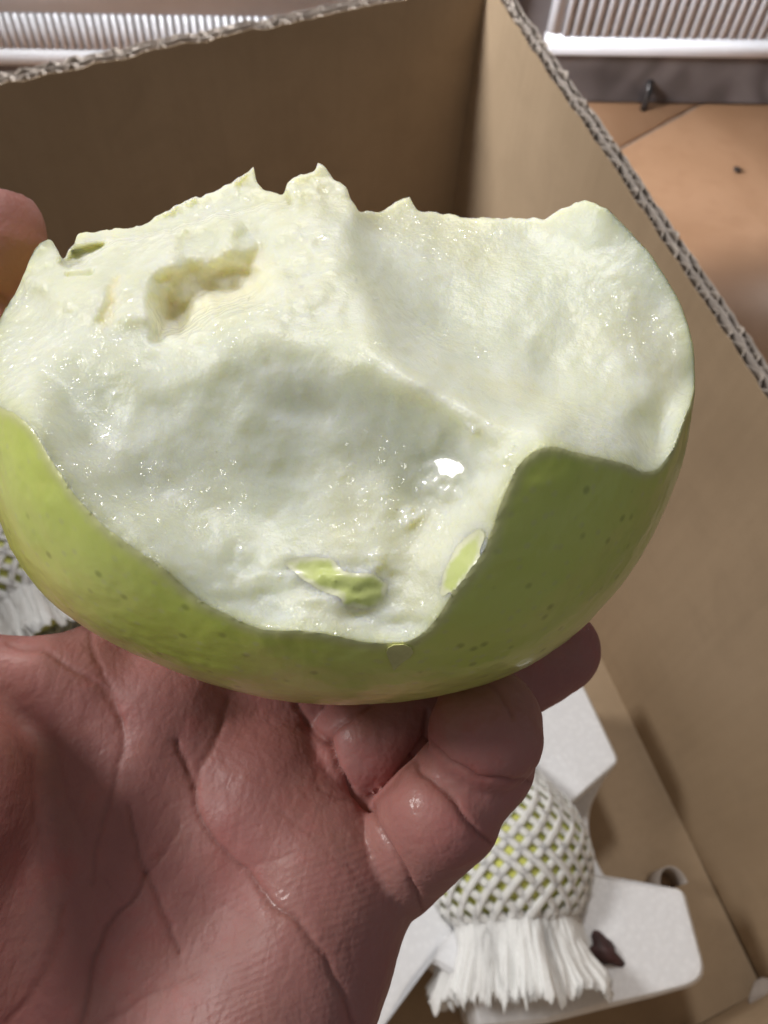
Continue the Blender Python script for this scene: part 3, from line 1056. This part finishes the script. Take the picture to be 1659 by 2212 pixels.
nun = uncut[QUAD].sum(1)
npa = patch[QUAD].sum(1)
is_peel = nun >= 3
is_patch = (npa >= 3) & ~is_peel
E4 = np.sort(np.concatenate([QUAD[:, [0, 1]], QUAD[:, [1, 2]], QUAD[:, [2, 3]], QUAD[:, [3, 0]]]), axis=1)
cls = np.tile(np.where(is_peel, 0, np.where(is_patch, 2, 1)), 4)
code = E4[:, 0].astype(np.int64) * (len(AV) + 1) + E4[:, 1]
od = np.argsort(code, kind='stable')
same = (code[od][1:] == code[od][:-1]) & (cls[od][1:] != cls[od][:-1])
bE = E4[od][1:][same]
bE2 = np.concatenate([bE, bE[:, ::-1]])
bc = np.bincount(bE2[:, 0], minlength=len(AV))
isb = bc == 2
for _ in range(6):
    av = np.stack([np.bincount(bE2[:, 0], AW[bE2[:, 1], q], minlength=len(AV)) for q in range(3)], 1) / np.maximum(bc, 1)[:, None]
    AW = np.where(isb[:, None], 0.5 * AW + 0.5 * av, AW)
for name, sel, mt in (('peel', is_peel, M['peel']), ('flesh', np.ones(len(QUAD), bool), M['flesh']), ('peel_scrap', is_patch, M['scrap'])):
    me, ids = sub_mesh(name, sel)
    if name != 'flesh':
        lift = (AW[ids] - acw) / np.linalg.norm(AW[ids] - acw, axis=1)[:, None] if name == 'peel' else np.tile(ROT @ EZ, (len(ids), 1))
        me.vertices.foreach_set('co', (AW[ids] - acw + lift * (0.00004 if name == 'peel' else 0.00002)).astype(np.float32).ravel())
        me.update()
    link(name, me, mt, apple)
    if name == 'flesh':
        set_attr(me, 'under', under[ids])
        set_attr(me, 'core', core[ids])
        set_attr(me, 'juice', bil(juice, ppx[ids], ppy[ids], fx[0], fy[0], FN))
    elif name == 'peel':
        set_attr(me, 'edge', (1 - dedge[ids]))
    else:
        dd = np.maximum(poly_sd(ppx[ids], ppy[ids], PATCH_A), poly_sd(ppx[ids], ppy[ids], PATCH_B))
        set_attr(me, 'edge', np.clip(1 - dd / 17 + 0.3 * fbm(np.c_[ppx[ids], ppy[ids], ppx[ids] * 0] / 15, 5, 2), 0, 1))

# ------------------------------------------------------------------ the hand (signed distance field -> one mesh)
VOX = 0.075
HB0 = np.array([-9.2, -5.2, 10.2])
HB1 = np.array([4.3, 12.5, 19.2])
nx, ny, nz = [int((b - a) / VOX) + 1 for a, b in zip(HB0, HB1)]
gxs = (HB0[0] + np.arange(nx) * VOX).astype(np.float32)
gys = (HB0[1] + np.arange(ny) * VOX).astype(np.float32)
gzs = (HB0[2] + np.arange(nz) * VOX).astype(np.float32)


class Field:
    def __init__(self):
        self.d = np.full((nx, ny, nz), 9.0, np.float32)

    def cone(self, a, b, ra, rb, k):
        a, b = np.asarray(a, np.float32), np.asarray(b, np.float32)
        pad = max(ra, rb) + k + 0.7
        lo = np.minimum(a, b) - pad
        hi = np.maximum(a, b) + pad
        sl = []
        for g, l, h in zip((gxs, gys, gzs), lo, hi):
            i0, i1 = np.searchsorted(g, l), np.searchsorted(g, h)
            if i1 <= i0:
                return
            sl.append(slice(i0, i1))
        X = gxs[sl[0]][:, None, None] - a[0]
        Y = gys[sl[1]][None, :, None] - a[1]
        Z = gzs[sl[2]][None, None, :] - a[2]
        e = b - a
        l2 = float(e.dot(e)) + 1e-9
        t = np.clip((X * e[0] + Y * e[1] + Z * e[2]) / l2, 0, 1)
        d = np.sqrt((X - t * e[0]) ** 2 + (Y - t * e[1]) ** 2 + (Z - t * e[2]) ** 2) - (ra + (rb - ra) * t)
        s = tuple(sl)
        o = self.d[s]
        if k > 0:
            h = np.clip(0.5 + 0.5 * (o - d) / k, 0, 1)
            self.d[s] = o * (1 - h) + d * h - k * h * (1 - h)
        else:
            self.d[s] = np.minimum(o, d)

    def join(self, other, k):
        o, d = self.d, other.d
        h = np.clip(0.5 + 0.5 * (o - d) / k, 0, 1)
        self.d = o * (1 - h) + d * h - k * h * (1 - h)

    def carve(self, c, r, k):
        c = np.asarray(c, np.float32)
        d = r - np.sqrt((gxs[:, None, None] - c[0]) ** 2 + (gys[None, :, None] - c[1]) ** 2 + (gzs[None, None, :] - c[2]) ** 2)
        o = self.d
        h = np.clip(0.5 - 0.5 * (o - d) / k, 0, 1)
        self.d = o * (1 - h) + d * h + k * h * (1 - h)


def chain(fld, pts, k=0.25):
    """pts: (px, py, depth, radius)"""
    P = [px3(*p[:3]) for p in pts]
    for i in range(len(pts) - 1):
        fld.cone(P[i], P[i + 1], pts[i][3], pts[i + 1][3], k)


palm = Field()
chain(palm, [(330, 2700, 12.5, 1.5), (728, 1915, 13.3, 1.19)], 0.5)          # metacarpal of the little finger
chain(palm, [(150, 2700, 12.6, 1.55), (560, 1690, 13.95, 1.12)], 0.7)
chain(palm, [(0, 2650, 12.6, 1.5), (380, 1520, 14.15, 1.08)], 0.7)
chain(palm, [(-150, 2600, 12.5, 1.4), (190, 1510, 14.2, 0.98)], 0.7)
chain(palm, [(600, 1760, 13.75, 1.14), (690, 1850, 13.4, 1.16)], 0.6)         # pads at the roots of the fingers
chain(palm, [(430, 2420, 12.4, 1.45), (640, 2110, 12.75, 1.18)], 0.7)         # heel below the little finger
chain(palm, [(-230, 2350, 11.8, 1.6), (-210, 1720, 12.2, 1.4), (-290, 1420, 13.0, 0.95)], 0.7)   # ball of the thumb
chain(palm, [(-260, 1440, 13.3, 0.62), (190, 1468, 14.0, 0.62)], 0.5)         # web of skin
chain(palm, [(-50, 2700, 12.6, 2.2), (-300, 3600, 12.0, 2.6)], 0.9)           # wrist
fing = Field()
chain(fing, [(235, 1455, 14.5, 0.9), (545, 1250, 16.6, 0.88), (750, 1080, 17.8, 0.82), (890, 960, 18.1, 0.72)], 0.15)     # index, behind the apple
mid = Field()
chain(mid, [(450, 1520, 14.35, 0.9), (745, 1520, 14.95, 0.88), (930, 1400, 16.4, 0.83), (1060, 1280, 17.3, 0.72)], 0.15)
ring = Field()
chain(ring, [(640, 1770, 14.2, 0.90), (806, 1600, 13.95, 0.88)], 0.1)
chain(ring, [(850, 1568, 14.0, 0.82), (1040, 1490, 14.4, 0.80)], 0.1)
chain(ring, [(1060, 1485, 14.5, 0.79), (1205, 1405, 14.8, 0.72)], 0.1)
pin = Field()
chain(pin, [(836, 1872, 13.35, 0.82), (958, 1752, 12.52, 0.84)], 0.05)
chain(pin, [(1000, 1692, 12.62, 0.78), (1040, 1650, 12.72, 0.78)], 0.05)
chain(pin, [(1047, 1585, 12.30, 0.81), (1052, 1558, 12.45, 0.77)], 0.05)
thumb = Field()
chain(thumb, [(-260, 1430, 13.3, 0.98), (-230, 950, 14.0, 0.90)], 0.2)
chain(thumb, [(-230, 930, 14.0, 0.90), (-90, 700, 14.35, 0.86)], 0.15)
chain(thumb, [(-70, 620, 14.5, 0.86), (-22, 530, 14.6, 0.90), (-20, 500, 14.6, 0.86)], 0.06)
palm.join(fing, 0.25)
palm.join(mid, 0.16)
palm.join(ring, 0.04)
palm.join(pin, 0.015)
palm.join(thumb, 0.35)
D = palm.d


HV, HQ = surface_nets(D)
HV = HB0 + HV * VOX
tmp = mesh_np('tmp', HV, HQ)
to = bpy.data.objects.new('tmp', tmp)
COL.objects.link(to)
sb = to.modifiers.new('s', 'SUBSURF')
sb.levels = sb.render_levels = 1
dg = bpy.context.evaluated_depsgraph_get()
ev = to.evaluated_get(dg).to_mesh()
nv = len(ev.vertices)
HV = np.empty(nv * 3, np.float32)
ev.vertices.foreach_get('co', HV)
HV = HV.reshape(-1, 3).astype(float)
HN = np.empty(nv * 3, np.float32)
ev.vertices.foreach_get('normal', HN)
HN = HN.reshape(-1, 3).astype(float)
HQ = np.empty(len(ev.loops), np.int32)
ev.loops.foreach_get('vertex_index', HQ)
HQ = HQ.reshape(-1, 4)
to.evaluated_get(dg).to_mesh_clear()
bpy.data.objects.remove(to)
bpy.data.meshes.remove(tmp)
hpx = CX + HV[:, 0] / HV[:, 2] * F_PX
hpy = CY + HV[:, 1] / HV[:, 2] * F_PX
view = HV / np.linalg.norm(HV, axis=1)[:, None]
facing = np.clip(-(HN * view).sum(1), 0, 1)


def line_d(px, py, line):
    d = np.full(px.shape, 1e9)
    for (x0, y0), (x1, y1) in zip(line[:-1], line[1:]):
        ex, ey = x1 - x0, y1 - y0
        t = np.clip(((px - x0) * ex + (py - y0) * ey) / (ex * ex + ey * ey), 0, 1)
        d = np.minimum(d, np.hypot(px - x0 - t * ex, py - y0 - t * ey))
    return d


# (line, depth cm, half width px)
CREASES = [
    ([(190, 1352), (205, 1400), (235, 1475), (262, 1560), (268, 1620), (252, 1670), (236, 1740), (205, 1840), (195, 1910)], 0.05, 8),
    ([(385, 1600), (402, 1655), (416, 1690), (428, 1750), (465, 1822), (520, 1872), (575, 1943), (640, 1992), (700, 2062), (742, 2150), (765, 2212)], 0.08, 8),
    ([(492, 1500), (480, 1550), (455, 1612), (432, 1655), (420, 1705)], 0.06, 10),
    ([(275, 1740), (300, 1830), (320, 1890), (350, 1960), (375, 2020), (390, 2060)], 0.06, 8),
    ([(320, 1890), (280, 1950), (235, 2000), (205, 2070), (190, 2130), (172, 2230)], 0.07, 9),
    ([(390, 1780), (362, 1830), (342, 1865), (320, 1890)], 0.03, 5),
    ([(20, 1388), (100, 1405), (170, 1450), (220, 1480), (262, 1560)], 0.06, 10),
    ([(130, 1960), (110, 2070), (70, 2150), (20, 2215)], 0.06, 14),
    ([(430, 2105), (300, 2165), (200, 2225)], 0.025, 10),
    ([(70, 1640), (80, 1760), (100, 1900), (110, 1990)], 0.03, 10),
    ([(120, 1600), (150, 1740), (180, 1800)], 0.02, 9),
    ([(256, 1838), (290, 1850), (300, 1862)], 0.02, 3), ([(215, 1890), (240, 1920), (262, 1945)], 0.02, 3), ([(330, 1855), (350, 1848), (360, 1838)], 0.025, 3),
    ([(690, 1700), (730, 1722), (775, 1732)], 0.03, 6),
    ([(610, 1760), (680, 1810), (760, 1880), (800, 1930)], 0.012, 6),
    ([(520, 1880), (610, 1850), (690, 1840)], 0.012, 6), ([(400, 1930), (470, 1950), (560, 2000)], 0.012, 6),
    ([(890, 1635), (915, 1662), (960, 1702), (1012, 1772), (1062, 1822)], 0.10, 6),
    ([(922, 1598), (945, 1630), (985, 1658), (1050, 1684), (1150, 1688)], 0.10, 6),
    ([(798, 1735), (820, 1790), (850, 1840), (885, 1890), (915, 1975)], 0.10, 6),
    ([(702, 1598), (722, 1650), (752, 1695), (800, 1742)], 0.10, 6),
    ([(640, 1520), (665, 1560), (700, 1600)], 0.14, 12),
    ([(798, 1742), (845, 1690), (888, 1638), (918, 1596), (922, 1540)], 0.09, 11), ([(702, 1598), (745, 1560), (800, 1522)], 0.08, 8), ([(700, 1598), (728, 1660), (760, 1705), (798, 1742)], 0.12, 8),
    ([(-40, 622), (0, 635), (35, 655)], 0.08, 10), ([(-40, 655), (0, 652), (35, 662)], 0.05, 8),
    ([(1050, 1470), (1085, 1500), (1105, 1528), (1112, 1545)], 0.05, 7),
]
near = facing > 0.15
disp = np.zeros(nv)
crease = np.zeros(nv)
jx = 5 * fbm(np.c_[hpx, hpy, hpx * 0] / 45.0, 3, 2)
jy = 5 * fbm(np.c_[hpx, hpy, hpx * 0] / 45.0, 4, 2)
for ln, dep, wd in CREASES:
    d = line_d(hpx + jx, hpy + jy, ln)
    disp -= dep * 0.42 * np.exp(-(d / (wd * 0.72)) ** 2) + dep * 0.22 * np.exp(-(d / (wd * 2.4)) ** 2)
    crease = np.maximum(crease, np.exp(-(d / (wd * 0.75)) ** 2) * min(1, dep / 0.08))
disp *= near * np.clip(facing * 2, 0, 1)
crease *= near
disp += 0.03 * fbm(HV * 0.9, 7, 2) + 0.005 * fbm(HV * 3.2, 8, 2) + 0.004 * fbm(HV * 9, 9, 2)
HV = HV + HN * disp[:, None]
# friction ridges on palm and pads: direction varies slowly over the hand
th_ = 0.62 * math.pi + 0.8 * fbm(HV * 0.28, 15, 2) - 0.25 * (hpx - 600) / 400
ridge_ph = (hpx * np.cos(th_ * 0 + 1.15) + hpy * np.sin(1.15)) / 8.2 + 1.8 * fbm(HV * 0.9, 19, 2)
tipm = sstep(-np.hypot(hpx - 1030, hpy - 1570), -130, -90)
ridge = 0.5 + 0.5 * np.sin(ridge_ph * 2 * math.pi / 2.0)
ridge *= (np.exp(-((hpx - 700) ** 2 + (hpy - 1930) ** 2) / (2 * 120.0 ** 2)) + np.exp(-((hpx - 600) ** 2 + (hpy - 2130) ** 2) / (2 * 110.0 ** 2))) * np.clip(0.6 + fbm(HV * 0.8, 23, 2), 0, 1) * facing * (1 - tipm * 0.5)
red_lit = np.clip(0.25 + 0.5 * fbm(HV * 0.5, 29, 2), 0, 1) * 0.5
red_lit += 0.6 * np.exp(-((hpx - 930) ** 2 + (hpy - 1720) ** 2) / (2 * 75.0 ** 2)) + 0.3 * np.exp(-((hpx - 720) ** 2 + (hpy - 1930) ** 2) / (2 * 150.0 ** 2)) + 0.4 * np.exp(-((hpx + 20) ** 2 + (hpy - 560) ** 2) / (2 * 90.0 ** 2))  # first term paints the lit little finger a brighter pink
wet = 0.9 * np.exp(-((hpx - 890) ** 2 + (hpy - 1780) ** 2) / (2 * 60.0 ** 2)) + np.exp(-(line_d(hpx, hpy, [(600, 1950), (650, 2000), (700, 2070), (740, 2140)]) / 28.0) ** 2) + 0.7 * np.exp(-((hpx - 1000) ** 2 + (hpy - 1560) ** 2) / (2 * 50.0 ** 2)) + 0.5 * np.exp(-((hpx - 800) ** 2 + (hpy - 1620) ** 2) / (2 * 50.0 ** 2))
hw = cam2w(HV)
hroot = hw.mean(0)
hme = mesh_np('hand', hw - hroot, HQ)
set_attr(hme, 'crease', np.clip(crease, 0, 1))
set_attr(hme, 'red_lit', np.clip(red_lit, 0, 1))
set_attr(hme, 'ridge', ridge)
set_attr(hme, 'wet', np.clip(wet, 0, 1))
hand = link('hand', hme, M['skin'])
hand.location = hroot
tag(hand, 'bare left hand, palm up, fingers curled round the bitten apple', 'hand')

# ------------------------------------------------------------------ packed fruit, foam nets and the foam tray
FR = 0.0438
fc1 = on_z(1092, 1858, 0.062)
fc2 = on_z(35, 1235, 0.062)


def fruit_mesh(seed):
    vs_, fs = [], []
    nu, nv_ = 40, 24
    for j in range(nv_ + 1):
        t = math.pi * j / nv_
        for i in range(nu):
            a = 2 * math.pi * i / nu
            r = FR * (1 + 0.025 * math.cos(5 * a) * math.sin(t) ** 2 * (1 if t > 1.6 else 0.3))
            z = FR * 0.92 * math.cos(t) - 0.012 * math.exp(-(t / 0.35) ** 2) + 0.008 * math.exp(-((math.pi - t) / 0.3) ** 2)
            vs_.append((r * math.sin(t) * math.cos(a), r * math.sin(t) * math.sin(a), z))
    for j in range(nv_):
        for i in range(nu):
            i2 = (i + 1) % nu
            fs.append((j * nu + i, (j + 1) * nu + i, (j + 1) * nu + i2, j * nu + i2))
    return mesh_py('packed_apple', vs_, fs)


fm = fruit_mesh(1)


def frame(axis):
    a = np.array(axis, float)
    a /= np.linalg.norm(a)
    b = np.cross(a, [0.1, 0.2, 1.0])
    b /= np.linalg.norm(b)
    return Matrix(np.c_[b, np.cross(a, b), a].tolist()).to_4x4()


def net_mesh(N=24, seed=0):
    """a tube of foam strands in a diamond lattice round the local z axis, with a crumpled open end"""
    vs_, fs = [], []
    R0 = FR + 0.0014

    def prof(s):
        if s < -0.030:
            k = (-0.030 - s)
            return max(0.016, math.sqrt(max(1e-6, R0 ** 2 - 0.030 ** 2)) - k * 0.75)
        if s <= 0.030:
            return math.sqrt(R0 ** 2 - s * s)
        k = s - 0.030
        return 0.0310 + 0.012 * math.exp(-k * 90) * 0 - 0.10 * k + 3.2 * k * k

    segs = 6
    for d in (1, -1):
        for i in range(N):
            th0 = 2 * math.pi * (i + 0.25 * (d > 0) * 0) / N
            pts, nor = [], []
            s, th = -0.062, th0 - d * 1.4
            while s < 0.062:
                r = prof(s)
                cr = max(0, (s - 0.030) / 0.05)
                rr = r + 0.0025 * cr * (math.sin(th * 9 + seed) + 0.8 * math.sin(th * 17 + 2)) + 0.0001 * d
                rr += 0.0012 * lattice(np.array([th * 3, s * 120, d]), seed + 5)
                sq = s if s < 0.03 else 0.03 + (s - 0.03) * (0.62 + 0.12 * math.sin(th * 3 + seed))
                pts.append((rr * math.cos(th), rr * math.sin(th), sq))
                nor.append((math.cos(th), math.sin(th), 0))
                ds = 0.0028
                s += ds * (1 if s < 0.03 else 0.8)
                th += d * ds / 0.040 * (1 if s < 0.03 else 0.5)
            pts, nor = np.array(pts), np.array(nor)
            tan = np.gradient(pts, axis=0)
            tan /= np.linalg.norm(tan, axis=1)[:, None]
            side = np.cross(tan, nor)
            side /= np.linalg.norm(side, axis=1)[:, None]
            up = np.cross(side, tan)
            b0 = len(vs_)
            for p, sd, u, s_ in zip(pts, side, up, pts[:, 2]):
                w_ = 0.0021 + 0.0006 * max(0, min(1, (s_ - 0.02) / 0.02))
                for k in range(segs):
                    t = 2 * math.pi * k / segs
                    vs_.append(p + sd * w_ * math.cos(t) + u * 0.0008 * math.sin(t))
            n = len(pts)
            for q in range(n - 1):
                for k in range(segs):
                    k2 = (k + 1) % segs
                    fs.append((b0 + q * segs + k, b0 + q * segs + k2, b0 + (q + 1) * segs + k2, b0 + (q + 1) * segs + k))
            fs.append(tuple(b0 + (n - 1) * segs + k for k in range(segs)))
            fs.append(tuple(b0 + k for k in range(segs))[::-1])
    return mesh_py('foam_net', vs_, fs)


nm = net_mesh(24, 1)


def frill_mesh(seed=3):
    """the gathered end of the sleeve: a deeply pleated, finely ribbed foam skirt with a ragged, fringed edge"""
    vs_, fs = [], []
    nt, ns = 540, 22

    def rad(th, k, lay):
        r = 0.0335 - 0.0016 * lay + 0.012 * k * k
        r += 0.0034 * (k ** 0.8) * math.sin(th * 8 + lay * 1.3 + 0.8 * math.sin(th * 3)) + 0.0012 * k * math.sin(th * 23 + 2 * k)
        r += 0.0011 * k ** 0.5 * lattice(np.array([th * 26 + k, k * 1.5, lay]), seed + 7) + 0.0006 * lattice(np.array([th * 60, k * 4, lay]), seed + 8)
        return r + 0.0007 * lattice(np.array([th * 14, k * 7, lay]), seed)

    for lay in (0, 1):
        b0 = len(vs_)
        for i in range(nt):
            th = 2 * math.pi * i / nt
            end = 0.060 + 0.004 * lay + 0.0035 * lattice(np.array([th * 13, 0, lay]), 4) + 0.0030 * lattice(np.array([th * 55, 1.0, lay]), 6)
            for q in range(ns + 1):
                k = q / ns
                s_ = 0.0265 + (end - 0.0265) * k
                a = th + 0.10 * k * math.sin(th * 3)
                r = rad(th, k, lay)
                vs_.append((r * math.cos(a), r * math.sin(a), s_))
        for i in range(nt):
            a, b = b0 + i * (ns + 1), b0 + ((i + 1) % nt) * (ns + 1)
            for q in range(ns):
                fs.append((a + q, b + q, b + q + 1, a + q + 1))
    # closed lip between the two layers
    half = nt * (ns + 1)
    for i in range(nt):
        a, b = i * (ns + 1) + ns, ((i + 1) % nt) * (ns + 1) + ns
        fs.append((a, b, b + half, a + half))
    return mesh_py('frill', vs_, fs)


frm = frill_mesh()
ax1 = on_z(1128, 2140, 0.06) - fc1
ax2 = on_z(140, 1440, 0.06) - fc2
for (c, ax, l1, l2) in ((fc1, ax1, 'yellow green apple inside the foam net right of the hand', 'white foam net sleeve with ruffled end below the fingers, in bright light'),
                        (fc2, ax2, 'dark green apple inside the shaded foam net left of the hand', 'shaded grey looking foam net sleeve seen between thumb and palm')):
    Mx = frame(ax)
    o = link('packed_apple', fm, None if fm.materials else M['fruit'])
    o.matrix_world = Matrix.Translation(Vector(c)) @ Mx
    tag(o, l1, 'apple', 'apples packed in foam nets')
    o = link('foam_net', nm, None if nm.materials else M['net'])
    o.matrix_world = Matrix.Translation(Vector(c)) @ Mx
    tag(o, l2, 'foam net', 'foam nets round the packed apples')
    link('frill', frm, None if frm.materials else M['net'], o)

# foam tray: ring of expanded foam with scalloped outline around the bright netted apple
TZ = 0.072
OUT = [(1175, 1515), (1210, 1482), (1255, 1462), (1300, 1555), (1340, 1640), (1322, 1680), (1301, 1722), (1296, 1760), (1300, 1800), (1316, 1850), (1346, 1900), (1400, 1915), (1482, 1922), (1505, 2010), (1526, 2090), (1522, 2115), (1496, 2132), (1400, 2158), (1300, 2182), (1180, 2212),
       (1035, 2225), (1020, 2140), (985, 2110), (930, 2075), (880, 2120), (800, 2260), (640, 2200), (500, 2000), (520, 1800), (700, 1640), (800, 1560), (1000, 1500)]
outw = np.array([on_z(x, y, TZ)[:2] for x, y in OUT])
rel = outw - fc1[:2]
ang = np.unwrap(np.arctan2(rel[:, 1], rel[:, 0]))
loop = np.r_[outw, outw[:1]]
seg = np.r_[0, np.cumsum(np.linalg.norm(np.diff(loop, axis=0), axis=1))]
SN = 400
ss = np.linspace(0, seg[-1], SN, endpoint=False)
ox = np.interp(ss, seg, loop[:, 0])
oy = np.interp(ss, seg, loop[:, 1])
ker = np.array([1, 2, 3, 2, 1]) / 9.0
ox = np.convolve(np.r_[ox[-2:], ox, ox[:2]], ker, 'valid')
oy = np.convolve(np.r_[oy[-2:], oy, oy[:2]], ker, 'valid')
a_ = np.arctan2(oy - fc1[1], ox - fc1[0])
pxs = []
for x, y in zip(ox, oy):
    v = ROT.T @ (np.array([x, y, TZ]) - CAM_POS)
    pxs.append((CX + v[0] / v[2] * F_PX, CY + v[1] / v[2] * F_PX))
pxs = np.array(pxs)
low = sstep(pxs[:, 1], 1640, 1668) * sstep(-pxs[:, 1], -1915, -1895) * (pxs[:, 0] > 1200)
zt = TZ - 0.022 * low
ri = 0.0455
vs_, fs = [], []
for k in range(SN):
    ix, iy = fc1[0] + ri * math.cos(a_[k]), fc1[1] + ri * math.sin(a_[k])
    dx, dy = ox[k] - ix, oy[k] - iy
    dl = math.hypot(dx, dy) + 1e-9
    e = min(0.0025, dl * 0.2)
    inw = (ox[k] - dx / dl * e, oy[k] - dy / dl * e)
    row = [(ox[k], oy[k], FZ + 0.001), (ox[k], oy[k], zt[k] - 0.003), (*inw, zt[k])]
    for q in (0.35, 0.7):
        row.append((inw[0] + (ix - inw[0]) * q, inw[1] + (iy - inw[1]) * q, zt[k]))
    row += [(ix, iy, zt[k] - 0.002), (ix, iy, FZ + 0.001)]
    vs_ += row
R_ = 7
for k in range(SN):
    a, b = k * R_, ((k + 1) % SN) * R_
    for q in range(R_):
        q2 = (q + 1) % R_
        fs.append((a + q, b + q, b + q2, a + q2))
tme = mesh_py('foam_tray', vs_, fs)
bm = bmesh.new()
bm.from_mesh(tme)
bmesh.ops.recalc_face_normals(bm, faces=bm.faces)
bm.to_mesh(tme)
bm.free()
tag(link('foam_tray', tme, M['foam'], None, False), 'white foam packing tray with scalloped edge on the box bottom', 'foam tray')

# curled cardboard tab behind the tray corner, a torn flap on the near wall, a dark lump added for the shade in the gap, a sliver of peel
def strip(name, mid, side, half, th):
    vs_, fs = [], []
    mid = np.asarray(mid, float)
    n = len(mid)
    tan = np.gradient(mid, axis=0)
    for p, t in zip(mid, tan):
        nr = np.cross(t, side)
        nr = nr / (np.linalg.norm(nr) + 1e-12) * th
        for a, b in ((-1, -1), (1, -1), (1, 1), (-1, 1)):
            vs_.append(p + np.asarray(side) * half * a + nr * b)
    for i in range(n - 1):
        for k in range(4):
            k2 = (k + 1) % 4
            fs.append((i * 4 + k, i * 4 + k2, i * 4 + 4 + k2, i * 4 + 4 + k))
    fs.append((0, 1, 2, 3))
    fs.append(tuple((n - 1) * 4 + k for k in (3, 2, 1, 0)))
    return mesh_py(name, vs_, fs)


c0 = on_z(1440, 1918, 0.02)
er3, ef3 = np.array([*e_r, 0]), np.array([*e_f, 0])
arc = [c0 + ef3 * 0.008 * math.cos(t) - er3 * 0.010 * math.sin(t) for t in np.linspace(-0.2, math.pi + 0.2, 14)]
tag(link('paper_curl', strip('paper_curl', arc, np.array([0, 0, 1.0]), 0.013, 0.0004), M['liner']), 'small grey curl of paper standing behind the foam tray corner', 'paper scrap')

fp = on_z(1652, 2146, 0.02)
vs_ = [fp + er3 * 0.006 * math.sin(t) * (1 + 0.3 * math.sin(3 * t)) + ef3 * 0.011 * math.cos(t) + np.array([0, 0, h]) for h in (0.0, 0.0016) for t in np.linspace(0, 2 * math.pi, 14, endpoint=False)]
fs = [tuple(range(14))[::-1], tuple(range(14, 28))] + [(k, (k + 1) % 14, 14 + (k + 1) % 14, 14 + k) for k in range(14)]
tag(link('cardboard_scrap', mesh_py('cardboard_scrap', vs_, fs), M['liner']), 'pale torn cardboard scrap in the near right corner of the box', 'cardboard scrap')

dp = on_z(1300, 2058, 0.0655)  # dark solid put where the gap beside the frill is only shade
bm = bmesh.new()
bmesh.ops.create_icosphere(bm, subdivisions=3, radius=1.0)
for v in bm.verts:
    q = v.co.copy()
    w_ = 1 + 0.22 * math.sin(q.x * 4 + q.y * 3) + 0.12 * math.sin(q.y * 8)
    v.co = Vector(dp) + Vector((er3 * 0.5 + ef3 * 0.85) * q.x * 0.007 * w_ + (er3 * 0.85 - ef3 * 0.5) * q.y * 0.0115 * w_ + np.array([0, 0, q.z * 0.012]))
me = bpy.data.meshes.new('dark_gap_lump')
bm.to_mesh(me)
bm.free()
tag(link('dark_gap_lump', me, M['brown']), 'dark reddish brown lump standing in for the shaded gap between the foam frill and the tray corner', 'scrap')

# sliver of peel sticking to the lower front of the apple
SL = [(838, 1398), (850, 1392), (872, 1391), (888, 1397), (893, 1408), (884, 1420), (868, 1430), (856, 1442), (850, 1448), (846, 1436), (838, 1420), (834, 1408)]
sx = np.array([p[0] for p in SL] + [864.0])
sy = np.array([p[1] for p in SL] + [1412.0])
lx, ly, lz = px_at(sx, sy, w_skin(sx, sy))
top_ = cam2w(AC + lx[:, None] * EX + ly[:, None] * EY + (lz + 0.034)[:, None] * EZ)
top_[-1] += (CAM_POS - top_[-1]) / np.linalg.norm(CAM_POS - top_[-1]) * 0.00005
low_ = cam2w(AC + lx[:, None] * EX + ly[:, None] * EY + (lz - 0.02)[:, None] * EZ)
n_ = len(SL)
fs = [((k + 1) % n_, k, n_) for k in range(n_)] + [(2 * n_ + 1, n_ + 1 + k, n_ + 1 + (k + 1) % n_) for k in range(n_)] + [(n_ + 1 + k, k, (k + 1) % n_, n_ + 1 + (k + 1) % n_) for k in range(n_)]
tag(link('peel_sliver', mesh_py('peel_sliver', list(top_) + list(low_), fs), M['sliver'], None, False), 'tiny pale sliver stuck on the green peel under the front bite', 'peel sliver')

# render size and samples are set by the caller
